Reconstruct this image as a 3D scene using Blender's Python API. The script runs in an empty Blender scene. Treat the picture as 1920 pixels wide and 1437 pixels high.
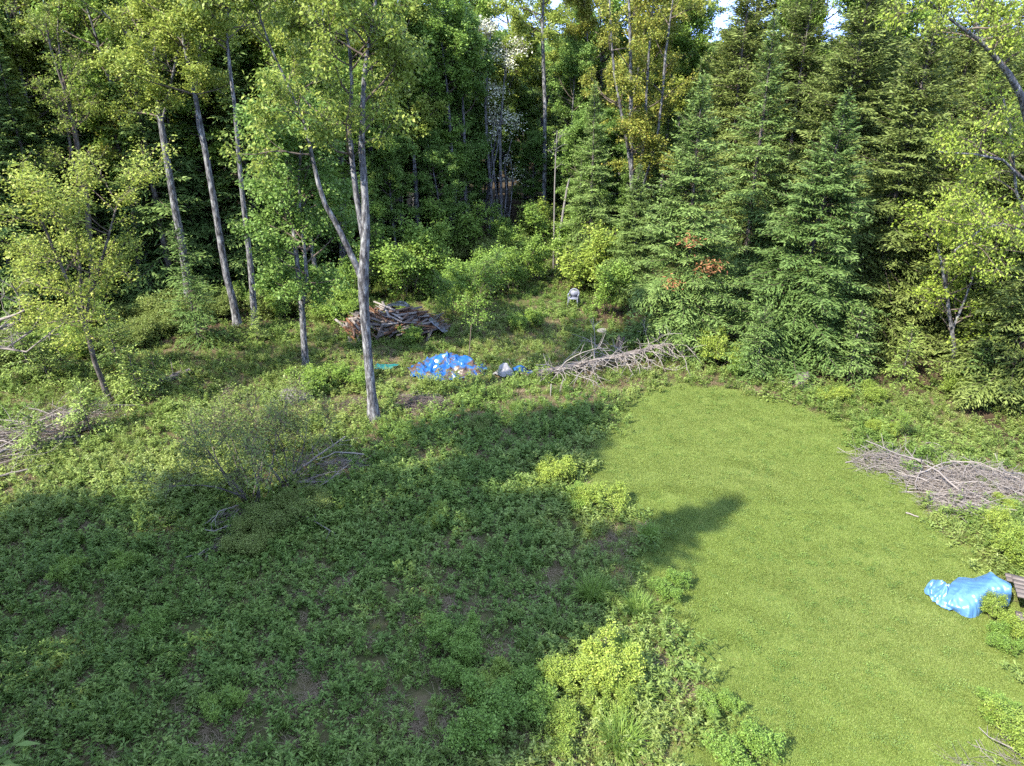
import bpy, math, random
import numpy as np
from mathutils import Vector, Euler, Matrix

SC = bpy.context.scene
COL = SC.collection
R = math.radians

# ------------------------------------------------------------------ camera
CAM_H, PITCH, FPX = 12.0, R(25.0), 1331.0
cam_d = bpy.data.cameras.new('camera'); cam = bpy.data.objects.new('camera', cam_d); COL.objects.link(cam)
cam.location = (0, 0, CAM_H); cam.rotation_euler = (R(90) - PITCH, 0, 0)
cam_d.sensor_width = 36; cam_d.lens = 36 * FPX / 1920; cam_d.clip_start = 0.1; cam_d.clip_end = 6000
SC.camera = cam
# ------------------------------------------------------------------ sky, sun, exposure
SUN_EL, SUN_AZ = R(45), R(232)
w = bpy.data.worlds.new('World'); SC.world = w; w.use_nodes = True
nt = w.node_tree; bg = nt.nodes['Background']
sky = nt.nodes.new('ShaderNodeTexSky'); sky.sky_type = 'NISHITA'; sky.sun_disc = False
sky.sun_elevation = SUN_EL; sky.sun_rotation = SUN_AZ; sky.altitude = 20000
sky.air_density = 1.0; sky.dust_density = 0.0; sky.ozone_density = 6.0
smix = nt.nodes.new('ShaderNodeMix'); smix.data_type = 'RGBA'; smix.inputs[0].default_value = .5      # clear blue sky mixed with an even colour added to lift the shade
nt.links.new(sky.outputs[0], smix.inputs[6]); smix.inputs[7].default_value = (2.4, 3.1, 4.7, 1)
nt.links.new(smix.outputs[2], bg.inputs[0]); bg.inputs[1].default_value = 0.15
sun_d = bpy.data.lights.new('sun', 'SUN'); sun_d.energy = 2.05; sun_d.angle = R(0.53); sun_d.color = (1, .93, .80)
sun = bpy.data.objects.new('sun', sun_d); COL.objects.link(sun)
sdir = Vector((math.sin(SUN_AZ) * math.cos(SUN_EL), math.cos(SUN_AZ) * math.cos(SUN_EL), math.sin(SUN_EL)))
sun.rotation_euler = (-sdir).to_track_quat('-Z', 'Y').to_euler(); sun.location = sdir * 60
SC.view_settings.view_transform = 'Standard'; SC.view_settings.look = 'None'
SC.view_settings.gamma = 1; SC.view_settings.use_curve_mapping = False
SC.view_settings.exposure = 3.02
SC.render.engine = 'CYCLES'
SC.cycles.max_bounces = 9; SC.cycles.diffuse_bounces = 6; SC.cycles.glossy_bounces = 2
SC.cycles.transmission_bounces = 6; SC.cycles.use_denoising = False
SC.cycles.sample_clamp_indirect = 6

# ------------------------------------------------------------------ helpers
CP, SP = math.cos(PITCH), math.sin(PITCH)
def ray(px, py):
    u = (px - 960) / FPX; v = (py - 718.5) / FPX
    return np.array([u, CP - v * SP, -SP - v * CP])
def P(px, py, Y):                 # the point of the vertical plane y = Y seen at a pixel of the 1920 px photograph
    d = ray(px, py); return np.array([0, 0, CAM_H]) + d * (Y / d[1])
def G(px, py, z=0.0):             # the point at height z
    d = ray(px, py); return np.array([0, 0, CAM_H]) + d * ((z - CAM_H) / d[2])
def depth(p): return p[1] * CP + (CAM_H - p[2]) * SP
def X(px, Y): return (px - 960) / FPX * (Y * CP + CAM_H * SP)

_LAT = np.random.default_rng(1234).uniform(-1, 1, (16, 64, 64))
def vnoise(x, y, s, seed=0):      # smooth lattice noise, about -1..1
    x = np.asarray(x, float) / s; y = np.asarray(y, float) / s; out = 0; amp = 1.0
    for o in range(3):
        g = _LAT[(seed + o * 5) % 16]; ca, sa = math.cos(.6 + o + seed), math.sin(.6 + o + seed)
        u = x * ca - y * sa + seed * 3.7 + o * 9.1; v = x * sa + y * ca + seed * 1.9
        i = np.floor(u).astype(int); j = np.floor(v).astype(int); f = u - i; h = v - j; f = f * f * (3 - 2 * f); h = h * h * (3 - 2 * h)
        q = lambda a_, b_: g[a_ % 64, b_ % 64]
        out = out + amp * ((q(i, j) * (1 - f) + q(i + 1, j) * f) * (1 - h) + (q(i, j + 1) * (1 - f) + q(i + 1, j + 1) * f) * h)
        x, y, amp = x * 2.1, y * 2.1, amp * .5
    return out * .95
def height(x, y):
    x = np.asarray(x, float); y = np.asarray(y, float)
    h = .06 * vnoise(x, y, 22, 3)
    far = np.clip((y - 150) / 700, 0, 1)
    return h + 16 * far ** 1.5 + far * 8 * vnoise(x, y, 420, 8) + np.clip((y - 48) / 60, 0, 1) * 1.0
def hz(x, y): return float(height(np.array([x]), np.array([y]))[0])

def inpoly(x, y, poly):
    x = np.asarray(x); y = np.asarray(y); c = np.zeros(x.shape, bool); n = len(poly)
    for i in range(n):
        x1, y1 = poly[i]; x2, y2 = poly[(i + 1) % n]
        m = ((y1 > y) != (y2 > y)) & (x < (x2 - x1) * (y - y1) / (y2 - y1 + 1e-12) + x1)
        c ^= m
    return c

class Buf:
    def __init__(s): s.v = []; s.f = {3: [], 4: []}; s.t = []; s.m = {3: [], 4: []}; s.n = 0
    def add(s, v, f, tint=.5, mat=0):
        v = np.asarray(v, float); f = np.asarray(f, int)
        s.v.append(v); s.f[f.shape[1]].append(f + s.n); s.m[f.shape[1]].append(np.full(len(f), mat))
        s.t.append(np.broadcast_to(np.asarray(tint, float), (len(v),))); s.n += len(v)
    def tube(s, pts, rad, sides=5, tint=.5, mat=0, cap=False):
        pts = np.asarray(pts, float); n = len(pts); rad = np.broadcast_to(np.asarray(rad, float), (n,))
        tg = np.gradient(pts, axis=0); tg /= np.linalg.norm(tg, axis=1, keepdims=True) + 1e-9
        ref = np.array([1., 0, 0]) if abs(tg[:, 2].mean()) > .6 else np.array([0, 0, 1.])
        a = np.cross(tg, ref); a /= np.linalg.norm(a, axis=1, keepdims=True) + 1e-9; b = np.cross(tg, a)
        th = np.arange(sides) / sides * 2 * math.pi
        v = pts[:, None] + rad[:, None, None] * (np.cos(th)[None, :, None] * a[:, None] + np.sin(th)[None, :, None] * b[:, None])
        i = np.arange(n - 1)[:, None] * sides; j = np.arange(sides)[None]; k = (j + 1) % sides
        f = np.stack([i + j, i + k, i + sides + k, i + sides + j], -1).reshape(-1, 4)
        s.add(v.reshape(-1, 3), f, tint, mat)
        if cap:
            for ring, c in ((0, pts[0]), (n - 1, pts[-1])):
                vv = np.vstack([v[ring], c[None]]); ff = np.stack([np.arange(sides), (np.arange(sides) + 1) % sides, np.full(sides, sides)], -1)
                s.add(vv, ff, .95, mat)
    def leaves(s, p, d, nrm, L, W, tint, mat=0):
        N = len(p); d = d / (np.linalg.norm(d, axis=1, keepdims=True) + 1e-9)
        sd = np.cross(d, nrm); sd /= np.linalg.norm(sd, axis=1, keepdims=True) + 1e-9
        up = np.cross(sd, d); L = np.broadcast_to(L, (N,))[:, None]; W = np.broadcast_to(W, (N,))[:, None]
        m = p + d * L * .45 + up * W * .12
        v = np.stack([p, m - sd * W * .5, p + d * L - up * L * .08, m + sd * W * .5], 1).reshape(-1, 3)
        f = np.arange(4 * N).reshape(-1, 4)
        s.add(v, f, np.repeat(np.broadcast_to(tint, (N,)), 4), mat)
    def box(s, c, size, rot=(0, 0, 0), tint=.5, mat=0):
        M = np.array(Euler(rot).to_matrix()); h = np.array(size) / 2
        cs = np.array([[x, y, z] for x in (-1, 1) for y in (-1, 1) for z in (-1, 1)]) * h
        s.add(cs @ M.T + np.array(c), [[0, 1, 3, 2], [4, 6, 7, 5], [0, 4, 5, 1], [2, 3, 7, 6], [0, 2, 6, 4], [1, 5, 7, 3]], tint, mat)
    def mesh(s, name, mats, smooth=False):
        me = bpy.data.meshes.new(name)
        v = np.concatenate(s.v) if s.v else np.zeros((0, 3)); t = np.concatenate(s.t) if s.t else np.zeros(0)
        q = np.concatenate(s.f[4]) if s.f[4] else np.zeros((0, 4), int); r = np.concatenate(s.f[3]) if s.f[3] else np.zeros((0, 3), int)
        mi = np.concatenate([np.concatenate(s.m[k]) for k in (4, 3) if s.m[k]])
        me.vertices.add(len(v)); me.vertices.foreach_set('co', v.ravel().astype(np.float32))
        loops = np.concatenate([q.ravel(), r.ravel()]); me.loops.add(len(loops)); me.loops.foreach_set('vertex_index', loops.astype(np.int32))
        starts = np.concatenate([np.arange(len(q)) * 4, len(q) * 4 + np.arange(len(r)) * 3])
        me.polygons.add(len(starts)); me.polygons.foreach_set('loop_start', starts.astype(np.int32))
        me.polygons.foreach_set('material_index', mi.astype(np.int32))
        if smooth: me.polygons.foreach_set('use_smooth', np.ones(len(starts), bool))
        me.update(calc_edges=True)
        a = me.attributes.new('tint', 'FLOAT', 'POINT'); a.data.foreach_set('value', t.astype(np.float32))
        for m in (mats if isinstance(mats, (list, tuple)) else [mats]): me.materials.append(m)
        return me

def obj(name, me, parent=None, loc=(0, 0, 0), rot=(0, 0, 0), scale=(1, 1, 1)):
    o = bpy.data.objects.new(name, me); COL.objects.link(o)
    o.location = loc; o.rotation_euler = rot; o.scale = scale
    if parent is not None: o.parent = parent
    return o
def tag(o, label=None, cat=None, group=None, kind=None):
    for k, v in (('label', label), ('category', cat), ('group', group), ('kind', kind)):
        if v: o[k] = v
    return o
def empty(name, loc, label, cat, group=None, rz=0.0, sc=1.0):
    o = obj(name, None, None, loc, (0, 0, rz), (sc, sc, sc)); o.empty_display_size = .3
    return tag(o, label, cat, group)

# ------------------------------------------------------------------ materials
def new_mat(name):
    m = bpy.data.materials.new(name); m.use_nodes = True; n = m.node_tree.nodes; n.clear()
    out = n.new('ShaderNodeOutputMaterial'); return m, m.node_tree, out
def ramp(nt, cols, fac=None):
    r = nt.nodes.new('ShaderNodeValToRGB'); e = r.color_ramp.elements
    while len(e) < len(cols): e.new(.5)
    for i, c in enumerate(cols): e[i].position = i / (len(cols) - 1); e[i].color = (*c, 1)
    if fac is not None: nt.links.new(fac, r.inputs[0])
    return r.outputs[0]
def attr(nt, name, typ='GEOMETRY'):
    a = nt.nodes.new('ShaderNodeAttribute'); a.attribute_name = name; a.attribute_type = typ; return a.outputs['Fac']
def mixc(nt, f, a, b):
    m = nt.nodes.new('ShaderNodeMix'); m.data_type = 'RGBA'
    for s, v in ((m.inputs[0], f), (m.inputs[6], a), (m.inputs[7], b)):
        if hasattr(v, 'links'): nt.links.new(v, s)
        else: s.default_value = (*v, 1) if isinstance(v, tuple) else v
    return m.outputs[2]
def noise(nt, scale, detail=4, co=None, rough=.55):
    n = nt.nodes.new('ShaderNodeTexNoise'); n.inputs['Scale'].default_value = scale; n.inputs['Detail'].default_value = detail
    n.inputs['Roughness'].default_value = rough
    if co is None:
        g = nt.nodes.new('ShaderNodeTexCoord'); co = g.outputs['Object']
    nt.links.new(co, n.inputs['Vector']); return n.outputs['Fac']
def rng_map(nt, v, a, b, c=0., d=1.):
    m = nt.nodes.new('ShaderNodeMapRange'); nt.links.new(v, m.inputs[0])
    for i, k in enumerate((a, b, c, d)): m.inputs[i + 1].default_value = k
    return m.outputs[0]
def leaf_mat(name, cols, alt=None, transl=.38, rough=.5, spec=.25, vary=.05):
    k_ = 1.0 if 'straw' in name else 1.5
    cols = [tuple(min(.85, q * k_) for q in k) for k in cols]; alt = alt and [tuple(q * k_ for q in k) for k in alt]
    m, nt, out = new_mat(name)
    c = ramp(nt, cols, attr(nt, 'tint'))
    if alt: c = mixc(nt, attr(nt, 'patch', 'INSTANCER'), c, ramp(nt, alt, attr(nt, 'tint')))
    oi = nt.nodes.new('ShaderNodeObjectInfo')
    hs = nt.nodes.new('ShaderNodeHueSaturation')
    nt.links.new(rng_map(nt, oi.outputs['Random'], 0, 1, .5 - vary * .16, .5 + vary * .16), hs.inputs['Hue'])
    nt.links.new(rng_map(nt, oi.outputs['Random'], 0, 1, 1 + vary * 3, 1 - vary * 3), hs.inputs['Value'])
    nt.links.new(c, hs.inputs['Color']); c = hs.outputs[0]
    b = nt.nodes.new('ShaderNodeBsdfPrincipled'); b.inputs['Roughness'].default_value = rough; b.inputs['Specular IOR Level'].default_value = spec
    nt.links.new(c, b.inputs['Base Color'])
    t = nt.nodes.new('ShaderNodeBsdfTranslucent'); nt.links.new(c, t.inputs[0])
    mx = nt.nodes.new('ShaderNodeMixShader'); mx.inputs[0].default_value = transl
    nt.links.new(b.outputs[0], mx.inputs[1]); nt.links.new(t.outputs[0], mx.inputs[2]); nt.links.new(mx.outputs[0], out.inputs[0])
    return m
def solid_mat(name, cols, scale=8, rough=.8, spec=.3, bump=.0, bscale=30, use_tint=False, stretch=None, lo=.3, hi=.7):
    m, nt, out = new_mat(name); g = nt.nodes.new('ShaderNodeTexCoord'); co = g.outputs['Object']
    if stretch:
        mp = nt.nodes.new('ShaderNodeMapping'); mp.inputs['Scale'].default_value = stretch; nt.links.new(co, mp.inputs[0]); co = mp.outputs[0]
    nf = rng_map(nt, noise(nt, scale, 6, co, .65), lo, hi)
    c = ramp(nt, cols, nf)
    if use_tint:
        c2 = ramp(nt, cols, attr(nt, 'tint')); c = mixc(nt, .65, c, c2)
    b = nt.nodes.new('ShaderNodeBsdfPrincipled'); b.inputs['Roughness'].default_value = rough; b.inputs['Specular IOR Level'].default_value = spec
    nt.links.new(c, b.inputs['Base Color'])
    if bump:
        bp = nt.nodes.new('ShaderNodeBump'); bp.inputs['Strength'].default_value = bump; bp.inputs['Distance'].default_value = .03
        nt.links.new(noise(nt, bscale, 5, co), bp.inputs['Height']); nt.links.new(bp.outputs[0], b.inputs['Normal'])
    nt.links.new(b.outputs[0], out.inputs[0]); return m

M = {}
M['maple'] = leaf_mat('spring_maple_leaf', [(.08, .115, .018), (.125, .17, .028), (.18, .22, .042), (.25, .265, .065)])
M['green'] = leaf_mat('green_maple_leaf', [(.04, .08, .016), (.075, .135, .027), (.115, .185, .042), (.17, .24, .065)])
M['amber'] = leaf_mat('amber_maple_leaf', [(.085, .11, .018), (.14, .165, .028), (.19, .195, .035), (.25, .20, .045)])
M['lime'] = leaf_mat('lime_maple_leaf', [(.085, .125, .016), (.15, .20, .024), (.21, .26, .036), (.28, .30, .05)])
M['shrub'] = leaf_mat('dull_shrub_leaf', [(.05, .075, .016), (.09, .125, .028), (.135, .17, .045), (.19, .22, .07)])
M['bright'] = leaf_mat('bright_sapling_leaf', [(.05, .09, .016), (.09, .15, .025), (.135, .21, .038), (.20, .28, .06)])
M['yellowbush'] = leaf_mat('yellow_green_bush_leaf', [(.07, .11, .018), (.12, .17, .026), (.18, .235, .04), (.26, .30, .065)])
M['petal'] = leaf_mat('white_blossom', [(.10, .14, .05), (.25, .27, .17), (.42, .42, .36), (.55, .55, .5)], transl=.3)
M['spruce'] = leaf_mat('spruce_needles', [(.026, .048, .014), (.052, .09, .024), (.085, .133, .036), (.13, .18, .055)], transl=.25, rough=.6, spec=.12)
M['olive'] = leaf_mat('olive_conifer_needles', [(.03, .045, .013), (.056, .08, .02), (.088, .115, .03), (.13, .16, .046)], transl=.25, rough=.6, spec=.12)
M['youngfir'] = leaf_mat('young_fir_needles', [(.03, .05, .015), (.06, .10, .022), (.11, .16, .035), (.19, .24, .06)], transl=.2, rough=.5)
M['rust'] = leaf_mat('dead_rust_needles', [(.09, .035, .015), (.15, .06, .025), (.20, .09, .04), (.26, .13, .06)], transl=.2)
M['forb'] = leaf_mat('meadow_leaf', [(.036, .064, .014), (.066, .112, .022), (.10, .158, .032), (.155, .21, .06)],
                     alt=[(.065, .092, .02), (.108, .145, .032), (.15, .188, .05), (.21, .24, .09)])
M['straw'] = leaf_mat('dry_straw', [(.12, .085, .05), (.19, .14, .085), (.26, .20, .13), (.33, .27, .19)],
                      alt=[(.07, .05, .028), (.12, .085, .048), (.17, .125, .075), (.23, .175, .11)], transl=.25)
M['blade'] = leaf_mat('meadow_grass_blade', [(.05, .085, .016), (.085, .14, .024), (.12, .19, .035), (.18, .24, .06)],
                      alt=[(.08, .105, .025), (.13, .16, .04), (.18, .205, .06), (.24, .25, .10)])
M['lawn'] = leaf_mat('lawn_blade', [(.068, .108, .018), (.10, .146, .026), (.13, .176, .034), (.165, .205, .05)],
                     alt=[(.085, .112, .028), (.115, .142, .038), (.145, .165, .054), (.185, .19, .075)], vary=.02)
BARK = [(.03, .029, .03), (.075, .073, .077), (.135, .134, .139), (.24, .245, .24)]
M['bark'] = solid_mat('grey_bark', BARK, 11, .9, .2, 1.0, 26, stretch=(1, 1, .3), lo=.38, hi=.63)
M['darkbark'] = solid_mat('dark_bark', [(.03, .025, .022), (.07, .06, .054), (.12, .105, .097), (.19, .175, .165)], 7, .9, .2, .9, 22, stretch=(1, 1, .4))
M['twig'] = solid_mat('brown_twig', [(.05, .038, .03), (.09, .07, .055), (.15, .12, .10)], 5, .9)
M['pale'] = solid_mat('bleached_wood', [(.11, .092, .082), (.18, .157, .142), (.26, .235, .218)], 6, .85, use_tint=True)
M['brownstick'] = solid_mat('brown_dead_stick', [(.06, .045, .038), (.11, .086, .075), (.18, .15, .135)], 6, .9, use_tint=True)
M['birch'] = solid_mat('pale_birch_bark', [(.09, .08, .075), (.15, .14, .13), (.22, .205, .19)], 9, .8, stretch=(1, 1, 3))
M['rock'] = solid_mat('lichen_rock', [(.025, .025, .022), (.06, .058, .052), (.11, .105, .095), (.18, .18, .155)], 6, .9, .3, .8, 14)
M['whiterock'] = solid_mat('pale_rock', [(.1, .095, .09), (.17, .16, .15), (.22, .21, .2)], 6, .8, .3, .5, 14)
M['greywood'] = solid_mat('weathered_plank', [(.055, .044, .04), (.105, .088, .08), (.165, .143, .132)], 9, .85, .3, .4, 25, stretch=(.15, 1, 1))

# ------------------------------------------------------------------ plant growth
def path(rng, p, d, L, n, wander, up=0.0):
    p = np.array(p, float); d = np.array(d, float); d /= np.linalg.norm(d) + 1e-9; pts = [p]; st = L / n
    for _ in range(n):
        d = d + rng.normal(0, wander, 3); d[2] += up; d /= np.linalg.norm(d)
        p = p + d * st; pts.append(p)
    return np.array(pts)
def at_t(pts, t):
    n = len(pts) - 1; k = min(int(t * n), n - 1); f = t * n - k
    d = pts[k + 1] - pts[k]; return pts[k] * (1 - f) + pts[k + 1] * f, d / (np.linalg.norm(d) + 1e-9)
def side_dir(rng, d, ang, flat=0.0):
    a = rng.normal(0, 1, 3); a[2] *= (1 - flat); a -= d * a.dot(d); a /= np.linalg.norm(a) + 1e-9
    return d * math.cos(ang) + a * math.sin(ang)

def woody(rng, stems, zone, n_limb, limb_len, n_sub=5, n_twig=5, per_twig=20, leaf=(.12, .08), up=.05, flat=.35,
          shape=None, droop=.35, spread=.13, limb_ang=(50, 85), bare=0, lvar=.5, tip=True):
    """stems = [(points, radii)]; limbs leave the stems between heights zone; returns trunk, branch and leaf buffers"""
    T, B, Lf = Buf(), Buf(), Buf()
    for pts, rad in stems:
        if pts[0][2] < .1 and rad[0] > .05:
            L0 = np.linalg.norm(pts[1] - pts[0]); q = [min(.25 / L0, .3), min(.6 / L0, .6)]
            P2 = np.vstack([pts[:1], pts[0] + (pts[1] - pts[0]) * q[0], pts[0] + (pts[1] - pts[0]) * q[1], pts[1:]]); R2 = np.concatenate([[rad[0] * 1.75], [rad[0] * 1.25, rad[0] * 1.05], rad[1:]])
            T.tube(P2, R2, 10)
        else: T.tube(pts, rad, 9)
    lim = []
    z0, z1 = zone
    cand = [(s, t) for s in range(len(stems)) for t in np.linspace(.02, .985, 60) if z0 <= at_t(stems[s][0], t)[0][2] <= z1]
    if not cand: return T, B, Lf
    LP, LD, LN = [], [], []
    for i in range(n_limb):
        s, t = cand[rng.integers(len(cand))]; pts, rad = stems[s]; p, d = at_t(pts, t)
        u = (p[2] - z0) / max(z1 - z0, .01); k = shape(u) if shape else 1.0
        L = limb_len * k * rng.uniform(.6, 1.1)
        az = rng.uniform(0, 6.283); an = R(rng.uniform(*limb_ang)) * (1 - .35 * u)
        dd = np.array([math.cos(az) * math.sin(an), math.sin(az) * math.sin(an), math.cos(an)])
        r0 = min(rad[min(int(t * (len(rad) - 1)), len(rad) - 1)] * .55, .012 + L * .014)
        lp = path(rng, p, dd, L, 6, .16, up); B.tube(lp, np.linspace(r0, .006, 7), 5)
        lim.append((lp, L))
    if tip:
        for pts, rad in stems: lim.append((pts[-max(3, len(pts) // 4):], 1.2))
    for lp, L in lim:
        for j in range(n_sub):
            t = rng.uniform(.22, 1) ** .8; p, d = at_t(lp, t)
            sl = max(.35, L * (1.05 - t) * .75) * rng.uniform(.6, 1.1)
            sp = path(rng, p, side_dir(rng, d, R(rng.uniform(30, 65)), flat), sl, 4, .18, .04)
            B.tube(sp, np.linspace(.011, .004, 5), 3)
            for k in range(n_twig):
                t2 = rng.uniform(.15, 1); q, e = at_t(sp, t2)
                tw = path(rng, q, side_dir(rng, e, R(rng.uniform(25, 70)), flat), rng.uniform(.25, .6), 2, .2, .02)
                B.tube(tw, [.005, .004, .002], 3)
                if rng.uniform() < bare: continue
                m = max(1, int(per_twig * 2.5 * rng.uniform(.5, 1.4)))
                tt = rng.uniform(.1, 1.05, m); pp = q + (tw[-1] - q) * tt[:, None]
                LP.append(pp + rng.normal(0, spread, (m, 3)) * np.array([1, 1, .6]))
                dd = rng.normal(0, 1, (m, 3)); dd[:, 2] = dd[:, 2] * .35 - droop; LD.append(dd)
                LN.append(np.array([0, 0, 1.]) + rng.normal(0, .55, (m, 3)))
    if LP:
        p, d, n = map(np.concatenate, (LP, LD, LN)); N = len(p)
        sz = rng.uniform(1 - lvar, 1 + lvar * .6, N)
        Lf.leaves(p, d, n, leaf[0] * .88 * sz, leaf[1] * .88 * sz, np.clip(rng.normal(.5, .22, N), 0, 1))
    return T, B, Lf

def conifer(rng, H, RAD, base=.4, spacing=.3, nb=6, droop=.35, spray=(.2, .055), dens=1.0, power=.85, up_top=.9, r0=None, leader=True, hole=.0, dead=0.0, twigang=50):
    T, B, Lf = Buf(), Buf(), Buf()
    r0 = r0 or H * .013
    tp = path(rng, (0, 0, -.1), (0, 0, 1), H, 10, .012, .0); T.tube(tp, np.linspace(r0, .012, 11), 7)
    S, D, N_, SL, TI = [], [], [], [], []
    z = base
    while z < H - .1:
        t = (z - base) / (H - base); c, _ = at_t(tp, min(.999, z / H)); c = c.copy()
        for b in range(nb if t < .9 else max(3, nb - 2)):
            L = (RAD * (1 - t) ** power + .10) * rng.uniform(.62, 1.12)
            if rng.uniform() < hole: L *= .45
            az = rng.uniform(0, 6.283); el = -.22 * (1 - t) + up_top * t ** 2.2 + rng.normal(0, .17)
            h = np.array([math.cos(az), math.sin(az), 0.]); sd = np.array([-h[1], h[0], 0.])
            ns = max(3, int(L / .25)); s = np.linspace(0, 1, ns + 1)
            zz = math.sin(el) * s * L - droop * L * (s ** 1.6) * (1 - t) * .5 + .16 * L * np.clip(s - .6, 0, 1) * (1 - t)
            bp = c + h * (s * L * math.cos(el))[:, None] + np.array([0, 0, 1.]) * zz[:, None]; bp[:, 2] += rng.uniform(-.22, .22)
            B.tube(bp, np.linspace(.008 + L * .006, .003, ns + 1), 3)
            if rng.uniform() < dead * (1 - t): continue
            nt_ = max(4, int(L / .13 * dens)); tt = np.linspace(.16 if L > .8 else .05, 1, nt_)
            for sg in (-1, 1):
                tl = np.clip((1.04 - tt) * L * .55, .1, .85) * rng.uniform(.65, 1.15, nt_)
                k = np.minimum((tt * ns).astype(int), ns - 1); f = (tt * ns - k)[:, None]
                root = bp[k] * (1 - f) + bp[k + 1] * f
                a = R(twigang) + rng.normal(0, .2, nt_)
                dv = h * np.cos(a)[:, None] + sd * (sg * np.sin(a))[:, None]; dv[:, 2] = -.12 + rng.normal(0, .13, nt_) + math.sin(el) * .6
                mmax = int(math.ceil(tl.max() / (spray[0] * .62)))
                for q in range(mmax):
                    on = tl > q * spray[0] * .62
                    if not on.any(): continue
                    pp = root[on] + dv[on] * (q * spray[0] * .62); cnt = on.sum()
                    S.append(pp + rng.normal(0, .018, (cnt, 3))); D.append(dv[on] + rng.normal(0, .22, (cnt, 3)))
                    N_.append(np.array([0, 0, 1.]) + h * .25 + rng.normal(0, .4, (cnt, 3))); SL.append(rng.uniform(.75, 1.2, cnt))
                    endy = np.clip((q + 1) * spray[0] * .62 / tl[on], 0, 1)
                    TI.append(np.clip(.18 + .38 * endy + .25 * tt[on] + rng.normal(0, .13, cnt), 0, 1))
            m = max(3, int(L / .12)); u = rng.uniform(.1, 1, m); k = np.minimum((u * ns).astype(int), ns - 1); f = (u * ns - k)[:, None]
            S.append(bp[k] * (1 - f) + bp[k + 1] * f); D.append(np.tile(h, (m, 1)) + rng.normal(0, .25, (m, 3))); N_.append(np.array([0, 0, 1.]) + rng.normal(0, .3, (m, 3)))
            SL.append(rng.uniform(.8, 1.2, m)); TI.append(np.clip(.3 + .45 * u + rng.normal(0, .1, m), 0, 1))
        z += spacing * (1 - .35 * t) * rng.uniform(.8, 1.2)
    if leader:
        m = 26; u = rng.uniform(0, 1, m); c = tp[-1]
        S.append(c + np.stack([0 * u, 0 * u, (u - .75) * .9], 1)); a = rng.uniform(0, 6.283, m)
        D.append(np.stack([np.cos(a), np.sin(a), np.full(m, 1.1)], 1)); N_.append(rng.normal(0, 1, (m, 3))); SL.append(np.full(m, .8)); TI.append(np.full(m, .8))
    p, d, n, sl, ti = map(np.concatenate, (S, D, N_, SL, TI))
    Lf.leaves(p, d, n, spray[0] * sl, spray[1] * sl, ti)
    return T, B, Lf

class Kind:                       # the three shared meshes of one grown plant
    def __init__(s, bufs, mats, names=('trunk', 'branches', 'crown')):
        s.parts = []
        for b, m, n in zip(bufs, mats, names):
            if b.n: s.parts.append((n, b.mesh(n, m, smooth=(n not in ('crown', 'foliage', 'blossom')))))
    def place(s, name, x, y, label, cat='tree', group=None, rz=0.0, sc=1.0, z=None, tilt=(0, 0)):
        o = empty(name, (x, y, hz(x, y) if z is None else z), label, cat, group, rz, sc)
        o.rotation_euler = (tilt[0], tilt[1], rz)
        for n, me in s.parts: obj(n, me, o)
        return o
SHRUB_NAMES = ('stems', 'twigs', 'foliage')

# ------------------------------------------------------------------ zones on the ground
def gp(l): return [tuple(G(a, b)[:2]) for a, b in l]
LAWN = gp([(1190, 742), (1120, 800), (1075, 855), (1110, 900), (1165, 955), (1205, 1030), (1230, 1110), (1290, 1190), (1325, 1290), (1300, 1380), (1240, 1500), (1990, 1500),
           (1950, 1230), (1885, 1110), (1850, 1050), (1745, 975), (1700, 900), (1610, 850), (1560, 770), (1450, 745), (1320, 722)])
FOREST = gp([(-900, 600), (-300, 670), (0, 690), (130, 650), (300, 655), (450, 612), (570, 600), (650, 560), (760, 510), (860, 490), (1000, 495), (1085, 560), (1165, 640),
             (1310, 690), (1480, 715), (1600, 735), (1760, 742), (1850, 815), (1990, 905), (2300, 1100)]) + [(90, 8), (150, 900), (-150, 900), (-90, 30)]
def is_lawn(x, y):
    return inpoly(x + .5 * vnoise(x, y, 1.9, 11), y + .5 * vnoise(x, y, 1.9, 12), LAWN)
def is_forest(x, y): return inpoly(x, y, FOREST)

# ground: one sheet, fine near the camera and coarse to the horizon
xs = np.concatenate([-np.geomspace(2600, 42, 26), np.arange(-40, 40.01, .4), np.geomspace(42, 2600, 26)])
ys = np.concatenate([-np.geomspace(900, 11, 14), np.arange(-10, 62.01, .4), np.geomspace(64, 3200, 46)])
gx, gy = np.meshgrid(xs, ys); gz = height(gx, gy)
nx, ny = len(xs), len(ys)
ii = (np.arange(ny - 1)[:, None] * nx + np.arange(nx - 1)[None]).ravel()
gb = Buf(); gb.add(np.stack([gx, gy, gz], -1).reshape(-1, 3), np.stack([ii, ii + 1, ii + nx + 1, ii + nx], -1), .5)
m, nt, out = new_mat('earth_and_litter')
soil = ramp(nt, [(.035, .04, .014), (.055, .06, .02), (.09, .075, .035), (.14, .105, .065)], rng_map(nt, noise(nt, .8, 8, None, .7), .3, .72))
woodf = ramp(nt, [(.012, .010, .006), (.03, .022, .012), (.055, .038, .022), (.09, .065, .04)], rng_map(nt, noise(nt, 2.2, 8, None, .7), .3, .72))
turf = ramp(nt, [(.05, .075, .016), (.075, .105, .022), (.105, .13, .03), (.15, .14, .05)], rng_map(nt, noise(nt, 5, 6, None, .75), .3, .72))
farw = ramp(nt, [(.012, .025, .01), (.028, .05, .016), (.05, .08, .022)], rng_map(nt, noise(nt, .09, 9, None, .75), .35, .68))
c = mixc(nt, attr(nt, 'forest'), soil, woodf); c = mixc(nt, attr(nt, 'lawn'), c, turf); c = mixc(nt, attr(nt, 'far'), c, farw)
b = nt.nodes.new('ShaderNodeBsdfPrincipled'); b.inputs['Roughness'].default_value = .95; b.inputs['Specular IOR Level'].default_value = .15
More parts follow.
